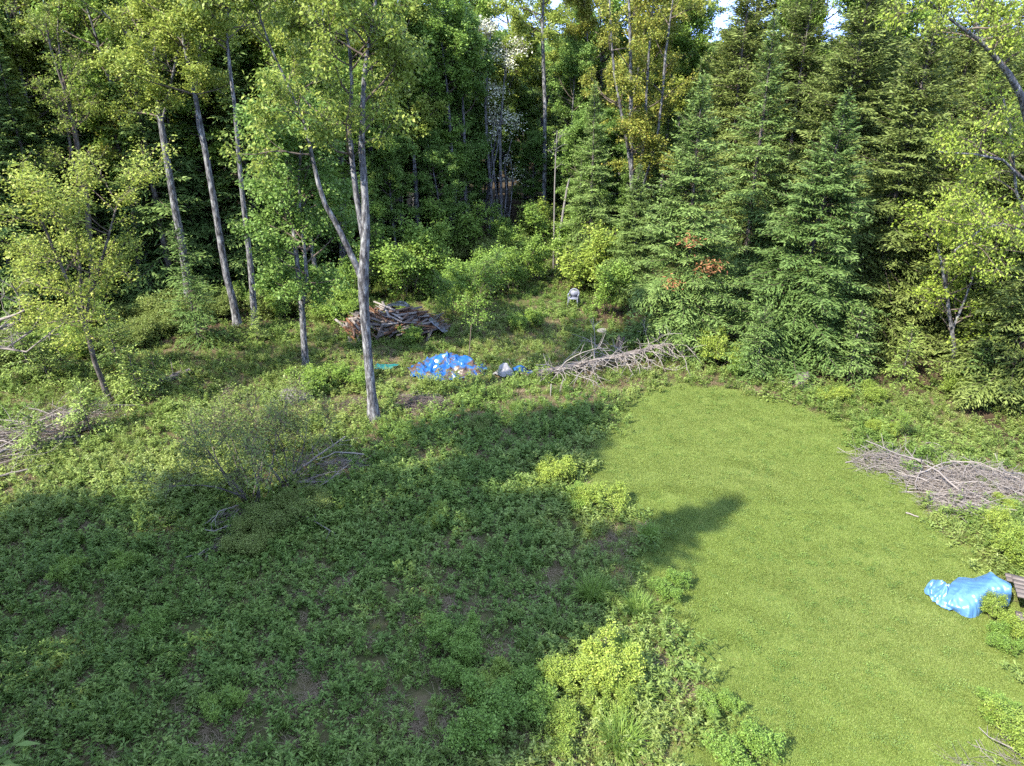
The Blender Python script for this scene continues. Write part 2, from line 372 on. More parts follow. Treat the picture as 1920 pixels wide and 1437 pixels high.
nt.links.new(c, b.inputs['Base Color']); nt.links.new(b.outputs[0], out.inputs[0])
bp = nt.nodes.new('ShaderNodeBump'); bp.inputs['Strength'].default_value = .6; bp.inputs['Distance'].default_value = .05
nt.links.new(noise(nt, 9, 8, None, .7), bp.inputs['Height']); nt.links.new(bp.outputs[0], b.inputs['Normal'])
gme = gb.mesh('ground', m, smooth=True)
for nme, val in (('lawn', is_lawn(gx, gy).astype(float)), ('forest', is_forest(gx, gy).astype(float)), ('far', np.clip((gy - 110) / 90, 0, 1))):
    a = gme.attributes.new(nme, 'FLOAT', 'POINT'); a.data.foreach_set('value', val.ravel().astype(np.float32))
ground = tag(obj('ground', gme), 'grassy clearing floor with woodland soil running to the horizon', kind='structure')

# ------------------------------------------------------------------ scattered ground cover (instanced on points)
def scatter(name, label, x, y, rot, sc, idx, patch, protos, mats, zoff=0.0):
    pc = bpy.data.collections.new(name + '_sources')
    for i, bf in enumerate(protos):
        o = bpy.data.objects.new(f'{name}_source_{i:03d}', bf.mesh(f'{name}_source_{i:03d}', mats)); pc.objects.link(o)
    me = bpy.data.meshes.new(name); n = len(x)
    me.vertices.add(n); me.vertices.foreach_set('co', np.stack([x, y, height(x, y) + zoff], -1).ravel().astype(np.float32))
    for nm, typ, key, v in (('rot', 'FLOAT_VECTOR', 'vector', rot), ('sc', 'FLOAT', 'value', sc), ('idx', 'INT', 'value', idx), ('patch', 'FLOAT', 'value', patch)):
        a = me.attributes.new(nm, typ, 'POINT'); v = np.asarray(v); a.data.foreach_set(key, v.ravel().astype(np.int32 if typ == 'INT' else np.float32))
    o = obj(name, me); tag(o, label, kind='stuff')
    ng = bpy.data.node_groups.new(name, 'GeometryNodeTree')
    ng.interface.new_socket('Geometry', in_out='INPUT', socket_type='NodeSocketGeometry'); ng.interface.new_socket('Geometry', in_out='OUTPUT', socket_type='NodeSocketGeometry')
    N = ng.nodes.new; gi, go = N('NodeGroupInput'), N('NodeGroupOutput'); ci = N('GeometryNodeCollectionInfo'); ip = N('GeometryNodeInstanceOnPoints')
    ci.inputs['Collection'].default_value = pc; ci.inputs['Separate Children'].default_value = True; ci.inputs['Reset Children'].default_value = True
    def na(nm, t): q = N('GeometryNodeInputNamedAttribute'); q.data_type = t; q.inputs['Name'].default_value = nm; return q.outputs['Attribute']
    l = ng.links.new; l(gi.outputs[0], ip.inputs['Points']); l(ci.outputs[0], ip.inputs['Instance']); ip.inputs['Pick Instance'].default_value = True
    l(na('idx', 'INT'), ip.inputs['Instance Index']); l(na('rot', 'FLOAT_VECTOR'), ip.inputs['Rotation']); l(na('sc', 'FLOAT'), ip.inputs['Scale']); l(ip.outputs[0], go.inputs[0])
    md = o.modifiers.new('scatter', 'NODES'); md.node_group = ng
    return o

def forb_proto(rng, H, nleaf, L, W, stems=3, spread=.07):
    b = Buf()
    for s in range(stems):
        a = rng.uniform(0, 6.28); lean = rng.uniform(.05, .35); base = rng.normal(0, spread, 2)
        st = path(rng, (base[0], base[1], -.02), (math.cos(a) * lean, math.sin(a) * lean, 1), H * rng.uniform(.7, 1.1), 4, .08)
        b.tube(st, np.linspace(.004, .002, 5), 3, .25)
        n = nleaf; t = rng.uniform(.15, 1, n); p = np.array([at_t(st, q)[0] for q in t]); az = rng.uniform(0, 6.283, n)
        d = np.stack([np.cos(az), np.sin(az), rng.normal(.15, .3, n)], 1); sz = rng.uniform(.6, 1.15, n) * (1.15 - .4 * t)
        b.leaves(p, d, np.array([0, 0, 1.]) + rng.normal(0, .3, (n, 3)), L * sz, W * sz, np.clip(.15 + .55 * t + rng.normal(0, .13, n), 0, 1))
    return b
def mat_proto(rng, rad, n, L, W, H=.1):
    b = Buf(); r = rad * np.sqrt(rng.uniform(0, 1, n)); a = rng.uniform(0, 6.283, n)
    p = np.stack([r * np.cos(a), r * np.sin(a), rng.uniform(.02, H, n)], 1); az = rng.uniform(0, 6.283, n)
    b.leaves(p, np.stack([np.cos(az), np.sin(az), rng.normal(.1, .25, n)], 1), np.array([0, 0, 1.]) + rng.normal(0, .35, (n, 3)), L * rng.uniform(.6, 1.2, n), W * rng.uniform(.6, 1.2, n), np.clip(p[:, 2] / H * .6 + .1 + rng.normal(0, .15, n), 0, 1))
    return b
def grass_proto(rng, n, H, W, rad, lean=.5, flat=False):
    b = Buf(); r = rad * np.sqrt(rng.uniform(0, 1, n)); a = rng.uniform(0, 6.283, n)
    p = np.stack([r * np.cos(a), r * np.sin(a), 0 * r - .01], 1); az = a + rng.normal(0, .9, n); h = H * rng.uniform(.5, 1.15, n); ln = np.abs(rng.normal(0, lean, n)) + .08
    if flat: ln = rng.uniform(1.2, 4, n)
    o = np.stack([np.cos(az), np.sin(az), 0 * az], 1); s = np.stack([-np.sin(az), np.cos(az), 0 * az], 1); zz = np.array([0, 0, 1.])
    q = 1 / np.sqrt(1 + ln ** 2)
    m1 = p + o * (ln * h * q * .4)[:, None] + zz * (h * q * .6)[:, None]
    m2 = p + o * (ln * h * q * 1.15)[:, None] + zz * (h * q * (.95 - .25 * np.minimum(ln, 1)))[:, None]
    if flat: m1[:, 2] = rng.uniform(.01, .05, n); m2[:, 2] = rng.uniform(.01, .06, n)
    w = s * W * .5
    v = np.stack([p - w, p + w, m1 + w * .8, m1 - w * .8, m2], 1).reshape(-1, 3); i = np.arange(n)[:, None] * 5
    t = np.repeat(np.clip(rng.normal(.5, .22, n), 0, 1), 5)
    b.add(v, i + np.array([[0, 1, 2, 3]]), t); b.f[3].append(i + np.array([[3, 2, 4]])); b.m[3].append(np.zeros(n, int)); return b
def fern_proto(rng, H):
    b = Buf()
    for k in range(7):
        az = k * .9 + rng.normal(0, .2); h = np.array([math.cos(az), math.sin(az), 0]); n = 16; t = np.linspace(.12, 1, n); L = H * rng.uniform(.8, 1.2)
        c = h * (t * L * .8)[:, None] + np.array([0, 0, 1.]) * (L * (t * 1.0 - .62 * t ** 2))[:, None]; sd = np.array([-h[1], h[0], 0])
        for sg in (-1, 1):
            b.leaves(c, sd * sg + h * .45 + rng.normal(0, .08, (n, 3)), np.array([0, 0, 1.]) + h * .3 + rng.normal(0, .1, (n, 3)), L * .32 * (1.08 - t) + .02, .035, np.clip(.35 + .4 * t + rng.normal(0, .06, n), 0, 1))
    return b

rg = np.random.default_rng(5)
def wedge(n, y0, y1, margin=3.0, seed=0):
    r = np.random.default_rng(seed); y = r.uniform(y0, y1, n); hw = .72 * (y * CP + CAM_H * SP) + margin; m_ = hw.max()
    x = r.uniform(-m_, m_, n); k = np.abs(x) < hw; return x[k], y[k]
def blob(x, y, px, py, rx, ry):
    g = G(px, py); return np.exp(-(((x - g[0]) / rx) ** 2 + ((y - g[1]) / ry) ** 2))
def patchiness(x, y):
    p = .36 + .33 * vnoise(x, y, 4.2, 21) + .25 * vnoise(x, y, 1.3, 22)
    p = p + .55 * blob(x, y, 150, 900, 6, 2.2) + .35 * blob(x, y, 560, 850, 3, 2) + .5 * blob(x, y, 1130, 960, 1.4, 3.0) + .6 * blob(x, y, 1130, 1400, 2.2, 1.6)
    p = p + .35 * blob(x, y, 1000, 640, 6, 2.5) + .3 * blob(x, y, 1600, 790, 7, 1.6) + .5 * blob(x, y, 1860, 1060, 2, 2.5) + .25 * blob(x, y, 640, 720, 5, 2)
    p = p - .55 * blob(x, y, 800, 950, 3.6, 2.6) - .45 * blob(x, y, 700, 1250, 4, 2) - .35 * blob(x, y, 950, 800, 4, 1.6) - .2 * blob(x, y, 200, 1200, 5, 2.5)
    return np.clip(p + .12 * rg.normal(0, 1, len(x)), 0, 1)
def bare(x, y):                                         # brown, thin places in the field
    return (.5 * blob(x, y, 430, 1390, 1.2, .6) + .35 * blob(x, y, 560, 1260, 1.6, .7) + .7 * blob(x, y, 1160, 1010, .9, .5) + .7 * blob(x, y, 1080, 1090, .9, .5) + .6 * blob(x, y, 900, 1320, 1, .8)
            + .25 * blob(x, y, 500, 1330, 3.0, .6) + .45 * blob(x, y, 40, 1380, 2, 1) + .6 * blob(x, y, 620, 780, 1.6, .9) + .8 * blob(x, y, 1750, 900, 3, 1.3)
            + .30 * np.clip(vnoise(x, y, 2.4, 31), 0, 1) + .45 * np.clip(vnoise(x, y, .9, 32), 0, 1))
CLEAR = [(790, 760, 1.1, .8), (680, 757, .7, .4), (838, 700, 1.6, 1.0), (722, 694, .6, .3), (945, 705, .5, .4), (980, 702, .6, .35), (40, 835, 2.1, .9), (120, 800, 1.8, .8), (0, 872, 1.2, .5), (1655, 872, 1.1, .6), (1740, 905, 1.1, .7), (1830, 905, 1.4, .8), (1890, 925, 1.2, .7), (1800, 945, 1.1, .6),
         (1085, 695, 1.0, .6), (1130, 690, 1.0, .8), (1190, 685, 1.2, .9), (1050, 700, .8, .4), (556, 752, .7, .5), (735, 622, 2.6, 1.3), (1503, 726, .5, .5), (310, 718, 1.2, .3), (1158, 660, .4, .4), (1830, 1120, 1.2, 1.0), (640, 880, .8, .4)]
def clear(x, y):
    o = 0 * x
    for c in CLEAR:
        g = G(c[0], c[1]); d = ((x - g[0]) / c[2]) ** 2 + ((y - g[1]) / c[3]) ** 2; o = np.maximum(o, np.clip(1.2 - d, 0, .85))
    return o
# meadow herbs
pr = np.random.default_rng(77)
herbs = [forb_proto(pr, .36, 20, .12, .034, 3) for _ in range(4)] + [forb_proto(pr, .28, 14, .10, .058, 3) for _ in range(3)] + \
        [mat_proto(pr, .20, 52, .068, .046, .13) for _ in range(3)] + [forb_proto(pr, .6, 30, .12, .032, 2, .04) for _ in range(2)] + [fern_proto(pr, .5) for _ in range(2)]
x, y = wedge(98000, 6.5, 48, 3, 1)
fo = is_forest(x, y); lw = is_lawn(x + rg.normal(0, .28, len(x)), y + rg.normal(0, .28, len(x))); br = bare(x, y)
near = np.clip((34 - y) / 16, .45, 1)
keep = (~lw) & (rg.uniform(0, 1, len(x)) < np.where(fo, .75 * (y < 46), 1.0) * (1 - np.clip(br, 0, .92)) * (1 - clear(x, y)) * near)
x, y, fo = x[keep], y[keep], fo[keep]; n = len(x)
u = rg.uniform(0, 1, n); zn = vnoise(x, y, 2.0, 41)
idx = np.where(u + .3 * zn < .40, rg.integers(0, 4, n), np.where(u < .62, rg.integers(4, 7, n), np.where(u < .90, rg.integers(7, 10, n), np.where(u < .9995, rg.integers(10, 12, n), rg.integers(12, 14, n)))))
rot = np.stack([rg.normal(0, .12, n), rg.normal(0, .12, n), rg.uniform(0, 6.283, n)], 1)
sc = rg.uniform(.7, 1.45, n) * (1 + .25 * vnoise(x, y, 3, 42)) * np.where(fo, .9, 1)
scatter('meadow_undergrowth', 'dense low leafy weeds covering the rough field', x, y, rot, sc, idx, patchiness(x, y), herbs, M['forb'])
# long grass among the herbs
tufts = [grass_proto(pr, 34, .30, .012, .09, .45) for _ in range(4)] + [grass_proto(pr, 46, .42, .012, .12, .6) for _ in range(2)]
x, y = wedge(42000, 6.5, 40, 3, 2); lw = is_lawn(x + rg.normal(0, .35, len(x)), y + rg.normal(0, .35, len(x))); fo = is_forest(x, y)
gd = .30 + .25 * vnoise(x, y, 3.3, 51) + .6 * blob(x, y, 1150, 1100, 1.6, 2.4) + .7 * blob(x, y, 1120, 1400, 2, 1.3) + .6 * blob(x, y, 1000, 640, 6, 2.2) + .6 * blob(x, y, 1600, 790, 8, 1.5) + .4 * blob(x, y, 150, 900, 6, 2) + .8 * blob(x, y, 1870, 1080, 2, 3)
keep = (~lw) & (~fo) & (rg.uniform(0, 1, len(x)) < gd * (1 - .6 * np.clip(bare(x, y), 0, 1)) * (1 - clear(x, y)))
x, y = x[keep], y[keep]; n = len(x)
scatter('meadow_grass', 'loose tufts of long grass growing between the weeds', x, y, np.stack([rg.normal(0, .1, n), rg.normal(0, .1, n), rg.uniform(0, 6.283, n)], 1),
        rg.uniform(.5, 1.0, n), rg.integers(0, 6, n), np.clip(patchiness(x, y) + .1, 0, 1), tufts, M['blade'])
# dead straw
straw = [grass_proto(pr, 30, .32, .009, .16, .5, True) for _ in range(4)]
x, y = wedge(52000, 6.5, 44, 3, 3); lw = is_lawn(x, y); fo = is_forest(x, y)
keep = (~lw) & (rg.uniform(0, 1, len(x)) < np.where(fo, .16, .13 + .9 * np.clip(bare(x, y), 0, 1) + .35 * clear(x, y)))
x, y = x[keep], y[keep]; n = len(x)
scatter('dead_straw', 'flattened brown straw showing through the weeds', x, y, np.stack([0 * x, 0 * x, rg.uniform(0, 6.283, n)], 1), rg.uniform(.6, 1.2, n), rg.integers(0, 4, n),
        np.clip(.4 + .5 * vnoise(x, y, 1.5, 61), 0, 1), straw, M['straw'], .03)
# mown lawn
turfs = [grass_proto(pr, 620, .055, .010, .55, .9) for _ in range(5)]
x, y = wedge(16500, 6.5, 29, 3, 4); keep = is_lawn(x + rg.normal(0, .3, len(x)), y + rg.normal(0, .3, len(x))); x, y = x[keep], y[keep]; n = len(x)
pt = .25 + .12 * vnoise(x, y, 9, 71) + .07 * rg.normal(0, 1, n) + .25 * blob(x, y, 1700, 1200, 3.0, 2.5) + .18 * blob(x, y, 1400, 900, 3, 1)
scatter('lawn_grass', 'short mown lawn grass on the right of the clearing', x, y, np.stack([0 * x, 0 * x, rg.uniform(0, 6.283, n)], 1), rg.uniform(.97, 1.03, n), rg.integers(0, 5, n), np.clip(pt, 0, 1), turfs, M['lawn'])
cl = [mat_proto(pr, .12, 40, .035, .024, .07) for _ in range(3)]
x, y = wedge(26000, 6.5, 29, 3, 6); keep = is_lawn(x, y) & (rg.uniform(0, 1, len(x)) < .30); x, y = x[keep], y[keep]; n = len(x)
scatter('lawn_clover', 'low clover leaves mixed into the mown lawn', x, y, np.stack([0 * x, 0 * x, rg.uniform(0, 6.283, n)], 1), rg.uniform(.5, 1.1, n), rg.integers(0, 3, n), np.clip(.2 + .4 * vnoise(x, y, 1.2, 74), 0, .8), cl, M['forb'])

# ------------------------------------------------------------------ trees that stand out, grown on their own trunks
def stem_px(l, Y, org, dY=0.0):                         # trunk outline given by pixels in the plane y = Y, local to org
    pts, rad = [], []
    for i, (px, py, wd) in enumerate(l):
        p = P(px, py, Y + dY * i / max(1, len(l) - 1)); pts.append(p - org); rad.append(wd * .38 * depth(p) / FPX)
    return np.array(pts), np.array(rad)
def own_tree(seed, Y, base, stems, zone_px, name, label, cat, mats, group=None, dYs=None, names=('trunk', 'branches', 'crown'), sub=True, **kw):
    g = P(base[0], base[1], Y); org = np.array([g[0], Y, hz(g[0], Y)])
    st = [stem_px(s, Y, org, (dYs or [0] * len(stems))[i]) for i, s in enumerate(stems)]
    st[0][0][0][2] = min(st[0][0][0][2], -.08)
    z1 = P(base[0], zone_px[0], Y)[2] - org[2]; z0 = P(base[0], zone_px[1], Y)[2] - org[2]
    bufs = woody(np.random.default_rng(seed), st, (z0, z1), **kw)
    return Kind(bufs, mats, names).place(name, org[0], org[1], label, cat, group, z=org[2])
BK = (M['bark'], M['twig'])

own_tree(11, 22.6, (702, 790), [
    [(702, 795, 28), (697, 740, 23), (691, 680, 22), (686, 620, 22), (682, 560, 25), (681, 520, 27), (684, 470, 23), (686, 430, 21), (685, 380, 18), (681, 320, 17), (678, 280, 16), (680, 200, 13), (684, 130, 11), (695, 60, 8), (705, 0, 6), (710, -70, 4)],
    [(683, 530, 22), (664, 490, 15), (645, 450, 14), (628, 415, 13), (610, 385, 12), (597, 345, 11), (588, 305, 9), (578, 260, 8), (565, 215, 7), (540, 160, 6), (510, 95, 5), (490, 40, 4), (478, -20, 3)],
    [(683, 450, 18), (674, 405, 14), (667, 360, 14), (660, 300, 13), (655, 240, 11), (660, 160, 9), (655, 90, 7), (640, 20, 5), (630, -60, 4)]],
    (-60, 305), 'maple_tree', 'tall grey-barked maple with a forked trunk standing alone in front of the plank heap', 'tree', (*BK, M['maple']), dYs=[0, -.5, .6],
    n_limb=34, limb_len=2.9, n_sub=6, n_twig=5, per_twig=10, leaf=(.15, .08), droop=.6, flat=.2, shape=lambda u: .75 + .4 * math.sin(3.1 * u))
own_tree(12, 24.3, (207, 755), [
    [(207, 760, 15), (192, 715, 13), (178, 680, 12), (168, 640, 12), (158, 605, 11), (140, 560, 8), (115, 500, 7), (85, 430, 6), (60, 380, 4), (50, 340, 3)],
    [(160, 610, 9), (168, 560, 8), (187, 500, 7), (202, 450, 6), (215, 400, 4), (225, 370, 3)], [(158, 600, 8), (152, 550, 6), (150, 500, 6), (142, 430, 5), (150, 390, 3)]],
    (340, 630), 'maple_tree', 'crooked yellow-green maple leaning left at the dark wood edge on the left', 'tree', (M['darkbark'], M['twig'], M['maple']), dYs=[-1.2, .8, 0],
    n_limb=34, limb_len=2.5, n_sub=5, n_twig=5, per_twig=9, leaf=(.125, .065), droop=.3, flat=.65, limb_ang=(65, 95), up=.02, spread=.16)
own_tree(13, 27.3, (574, 692), [
    [(574, 696, 17), (570, 640, 15), (566, 580, 14), (560, 520, 12), (553, 450, 11), (545, 380, 9), (540, 320, 7), (530, 240, 5), (525, 150, 3)],
    [(566, 580, 11), (575, 520, 9), (570, 460, 8), (563, 400, 7), (560, 330, 5), (565, 250, 3)]],
    (140, 640), 'maple_tree', 'fresh green maple left of the tall forked maple, leafy almost to the ground', 'tree', (M['bark'], M['twig'], M['green']), dYs=[0, -.6],
    n_limb=50, limb_len=2.3, n_sub=5, n_twig=5, per_twig=12, leaf=(.15, .10), droop=.45, flat=.3, shape=lambda u: .55 + .6 * math.sin(3.0 * min(1, u + .1)))
own_tree(14, 32.4, (445, 605), [[(446, 612, 18), (436, 560, 17), (425, 520, 16), (413, 450, 16), (400, 370, 15), (388, 300, 14), (375, 230, 12), (362, 160, 10), (345, 80, 8), (340, 20, 6), (330, -60, 4)],
    [(388, 300, 8), (372, 240, 7), (366, 180, 6), (372, 110, 5), (385, 40, 3)]], (-60, 180), 'hardwood_tree', 'tall bare-stemmed hardwood, thicker of the two trunks beside the green maple', 'tree', (*BK, M['maple']),
    n_limb=20, limb_len=2.6, n_sub=6, n_twig=5, per_twig=12, leaf=(.14, .085), droop=.4, bare=.1)
own_tree(15, 32.0, (478, 612), [[(479, 618, 15), (470, 500, 14), (455, 370, 11), (447, 290, 10), (440, 200, 9), (430, 120, 8), (425, 60, 6), (428, 0, 5), (430, -60, 3)]],
    (-60, 130), 'hardwood_tree', 'slender straight hardwood whose trunk runs closest to the green maple', 'tree', (*BK, M['maple']), n_limb=16, limb_len=2.3, n_sub=5, n_twig=5, per_twig=12, leaf=(.14, .085), droop=.4)
own_tree(16, 33.6, (356, 590), [[(356, 600, 20), (350, 520, 19), (340, 450, 18), (330, 400, 18), (318, 330, 16), (310, 280, 16), (297, 200, 13), (285, 130, 11), (265, 90, 8), (225, 50, 5), (190, 20, 4)],
    [(287, 150, 9), (290, 90, 7), (300, 40, 5), (305, -40, 3)], [(302, 240, 7), (320, 160, 6), (335, 90, 5), (362, 20, 4)]], (-40, 220), 'hardwood_tree', 'broad-forking hardwood rising behind the small dark fir on the left', 'tree', (*BK, M['maple']), dYs=[0, .6, -.8],
    n_limb=26, limb_len=2.7, n_sub=6, n_twig=5, per_twig=13, leaf=(.14, .085), droop=.4, bare=.1)
own_tree(17, 34.0, (172, 560), [[(178, 590, 16), (170, 470, 14), (160, 345, 13), (150, 300, 12), (140, 240, 10), (118, 160, 7), (95, 90, 5), (85, 40, 3)], [(160, 330, 8), (143, 270, 8), (132, 200, 7), (115, 130, 5), (108, 60, 4), (112, -10, 3)],
    [(165, 400, 9), (150, 345, 8), (135, 290, 7), (125, 230, 5), (108, 180, 3)]], (20, 330), 'half_dead_tree', 'half-dead hardwood cluster of thin stems with brown twigs, behind the leaning yellow maple', 'tree', (M['darkbark'], M['twig'], M['maple']), dYs=[0, .5, -.5],
    n_limb=26, limb_len=2.0, n_sub=5, n_twig=6, per_twig=9, leaf=(.12, .07), bare=.55, up=.0)
own_tree(18, 36.0, (262, 560), [[(266, 580, 12), (255, 430, 11), (246, 370, 10), (238, 330, 9), (226, 290, 8), (215, 250, 5), (208, 190, 3)], [(240, 340, 6), (236, 290, 6), (240, 220, 4), (244, 160, 3)]],
    (150, 300), 'half_dead_tree', 'short broken hardwood with few leaves standing in the shade left of the broad-forking one', 'tree', (M['darkbark'], M['twig'], M['amber']), n_limb=12, limb_len=1.6, n_sub=4, n_twig=5, per_twig=9, leaf=(.13, .08), bare=.4)
own_tree(19, 51.0, (1021, 420), [[(1022, 440, 11), (1020, 400, 11), (1021, 300, 10), (1022, 200, 10), (1018, 90, 9), (1017, 40, 7), (1020, -20, 5), (1020, -80, 3)]],
    (-80, 90), 'hardwood_tree', 'straight pole-like hardwood rising alone above the thin white birches', 'tree', (*BK, M['maple']), n_limb=16, limb_len=3.2, n_sub=6, n_twig=5, per_twig=13, leaf=(.17, .10), droop=.4)
# vine covered cluster with white blossom
own_tree(20, 50.0, (930, 430), [[(925, 445, 9), (924, 400, 8), (918, 330, 8), (914, 270, 7), (910, 200, 6), (915, 120, 4), (920, 60, 3)], [(938, 445, 9), (940, 380, 8), (938, 300, 7), (938, 235, 6), (945, 160, 4), (950, 90, 3)],
    [(932, 445, 6), (934, 390, 5), (927, 330, 5), (921, 270, 4), (926, 232, 3)], [(918, 440, 5), (920, 370, 4), (926, 310, 4), (936, 260, 4), (930, 232, 2)], [(942, 440, 4), (950, 360, 3), (947, 310, 3), (960, 260, 2)], [(950, 440, 3), (958, 380, 3), (962, 330, 2), (956, 290, 2)]],
    (70, 235), 'blossoming_tree', 'cluster of grey stems wrapped in bare vines, dotted with white blossom above', 'tree', (M['bark'], M['pale'], M['petal']), n_limb=22, limb_len=1.7, n_sub=4, n_twig=4, per_twig=3, leaf=(.15, .12), droop=.0, spread=.25, bare=.1)
own_tree(21, 42.0, (1042, 485), [[(1044, 490, 7), (1050, 440, 6), (1057, 390, 6), (1064, 350, 5), (1068, 335, 4)]], (336, 345), 'dead_snag', 'short leaning dead pole with a pale broken tip', 'tree', (M['birch'], M['twig'], M['twig']), n_limb=2, limb_len=.3, n_sub=1, n_twig=1, per_twig=1, bare=1.0, tip=False)
own_tree(22, 42.4, (1038, 485), [[(1038, 490, 4), (1039, 420, 4), (1040, 350, 3.4), (1042, 290, 3), (1045, 245, 2)]], (245, 330), 'birch_sapling', 'thin white birch sapling, nearly leafless, beside the leaning dead pole', 'tree', (M['birch'], M['birch'], M['bright']), n_limb=8, limb_len=.8, n_sub=2, n_twig=2, per_twig=3, leaf=(.1, .07))
own_tree(23, 44.0, (1190, 480), [[(1192, 500, 12), (1188, 400, 11), (1184, 330, 11), (1183, 250, 10), (1183, 170, 9), (1182, 90, 8), (1180, 20, 6), (1176, -60, 4)], [(1184, 330, 8), (1176, 270, 7), (1163, 200, 7), (1152, 140, 6), (1146, 70, 5), (1143, 0, 4), (1140, -60, 3)],
    [(1187, 380, 8), (1200, 320, 7), (1210, 250, 7), (1212, 180, 6), (1216, 110, 6), (1222, 40, 4), (1230, -50, 3)], [(1190, 400, 7), (1212, 330, 6), (1232, 260, 6), (1242, 180, 6), (1248, 100, 6), (1258, 30, 4), (1268, -50, 3)]],
    (-60, 340), 'amber_maple_tree', 'many-stemmed maple with amber-orange young leaves behind the front spruces', 'tree', (*BK, M['amber']), dYs=[0, -.8, .5, -.4],
    n_limb=46, limb_len=2.3, n_sub=5, n_twig=5, per_twig=10, leaf=(.15, .10), droop=.4, bare=.15)
own_tree(24, 22.0, (2050, 800), [[(2070, 820, 30), (2040, 640, 24), (2000, 480, 20), (1950, 330, 18), (1915, 180, 16), (1892, 140, 15), (1860, 100, 12), (1835, 75, 10), (1800, 50, 7), (1760, 20, 6), (1720, -20, 4)],
    [(1850, 95, 9), (1832, 50, 8), (1826, 10, 7), (1815, -50, 5)], [(1985, 440, 9), (1930, 440, 8), (1880, 420, 6), (1840, 430, 5), (1790, 470, 3)], [(1960, 360, 9), (1910, 330, 7), (1880, 300, 6), (1830, 290, 5), (1760, 285, 3)],
    [(2000, 480, 8), (1950, 470, 8), (1905, 360, 6), (1895, 250, 6), (1880, 180, 4)]],
    (-60, 470), 'maple_tree', 'lime-leaved maple reaching in from the right edge above the conifers', 'tree', (M['bark'], M['twig'], M['lime']), dYs=[-2.0, .3, -1.5, -1.2, .5],
    n_limb=56, limb_len=1.7, n_sub=5, n_twig=5, per_twig=5, leaf=(.115, .06), droop=.8, flat=.2, limb_ang=(50, 100), up=-.02)
own_tree(25, 26.2, (1795, 690), [[(1795, 700, 12), (1788, 640, 10), (1780, 590, 9), (1772, 530, 8), (1760, 470, 6), (1750, 420, 3)], [(1785, 620, 7), (1810, 560, 6), (1830, 500, 5), (1840, 440, 3)]],
    (400, 640), 'maple_tree', 'smaller lime-green maple among the olive conifers on the right', 'tree', (M['bark'], M['twig'], M['lime']), n_limb=28, limb_len=1.7, n_sub=4, n_twig=4, per_twig=6, leaf=(.13, .085), droop=.45, flat=.4)
# dead bare branches poking out of the dark edge at far left
own_tree(26, 24.8, (-45, 690), [[(-40, 700, 15), (-20, 640, 12), (0, 600, 8), (30, 590, 5), (60, 575, 3)], [(-20, 640, 8), (10, 655, 6), (60, 620, 5), (85, 580, 3)], [(-10, 620, 7), (40, 600, 6), (38, 560, 5), (20, 530, 3)], [(-20, 650, 6), (50, 660, 4), (100, 620, 3), (115, 610, 2)]],
    (520, 660), 'dead_tree', 'leafless dead tree with crooked pale branches against the black wood edge', 'tree', (M['pale'], M['pale'], M['pale']), dYs=[-.5, .2, -.8, 0], n_limb=22, limb_len=1.1, n_sub=3, n_twig=2, per_twig=1, bare=1.0, tip=False, up=.0)

# ------------------------------------------------------------------ shared kinds of forest tree
def gen_stems(rng, H, r, n=1, lean=.05, spread=.5):
    out = []
    for i in range(n):
        a = rng.uniform(0, 6.28); l = lean + (.12 if n > 1 else 0)
        p = path(rng, (0, 0, -.1) if i == 0 else (spread * .3 * math.cos(a), spread * .3 * math.sin(a), -.1), (math.cos(a) * l, math.sin(a) * l, 1), H * (1 if i == 0 else rng.uniform(.75, 1)), 9, .035, .01)
        out.append((p, np.linspace(r * (1 if i == 0 else .7), .015, 10)))
    return out
K = {}
def hardwood_kind(key, seed, H, z0, leaf, mat, n=1, limbs=26, L=2.5, per=15, bark='bark', **kw):
    r = np.random.default_rng(seed)
    K[key] = Kind(woody(r, gen_stems(r, H, .16 + H * .002, n), (z0, H), limbs, L, 5, 5, per, leaf, shape=lambda u: .55 + .6 * math.sin(3 * u), **kw), (M[bark], M['twig'], M[mat]))
hardwood_kind('maple_a', 101, 16, 7.5, (.16, .10), 'maple', limbs=34, L=2.7)
hardwood_kind('maple_b', 102, 15, 6.0, (.16, .10), 'maple', n=2, limbs=36, L=2.4)
hardwood_kind('green_a', 103, 14, 3.5, (.16, .10), 'green', limbs=44, L=2.6)
hardwood_kind('green_b', 104, 11, 1.5, (.15, .10), 'green', limbs=44, L=2.2)
hardwood_kind('mix_a', 105, 15, 5.0, (.16, .10), 'bright', limbs=36, L=2.4)
hardwood_kind('amber_a', 106, 15, 6.5, (.16, .10), 'amber', n=2, limbs=34, L=2.3, bare=.15)
def conifer_kind(key, seed, mat, **kw): K[key] = Kind(conifer(np.random.default_rng(seed), **kw), (M['darkbark'], M['twig'], M[mat]))
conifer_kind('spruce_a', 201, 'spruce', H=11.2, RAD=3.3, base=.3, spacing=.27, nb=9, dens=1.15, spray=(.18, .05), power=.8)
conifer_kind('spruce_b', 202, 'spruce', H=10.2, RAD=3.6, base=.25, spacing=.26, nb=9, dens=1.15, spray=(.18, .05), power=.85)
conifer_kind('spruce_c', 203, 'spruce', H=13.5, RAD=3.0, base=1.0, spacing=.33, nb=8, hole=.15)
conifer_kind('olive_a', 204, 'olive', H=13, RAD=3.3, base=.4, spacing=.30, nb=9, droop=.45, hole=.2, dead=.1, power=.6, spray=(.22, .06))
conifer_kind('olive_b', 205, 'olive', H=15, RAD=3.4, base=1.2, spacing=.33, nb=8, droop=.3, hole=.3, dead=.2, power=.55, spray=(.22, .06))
conifer_kind('olive_c', 206, 'olive', H=9, RAD=3.0, base=.2, spacing=.27, nb=9, droop=.45, hole=.15, dead=.05, power=.7)
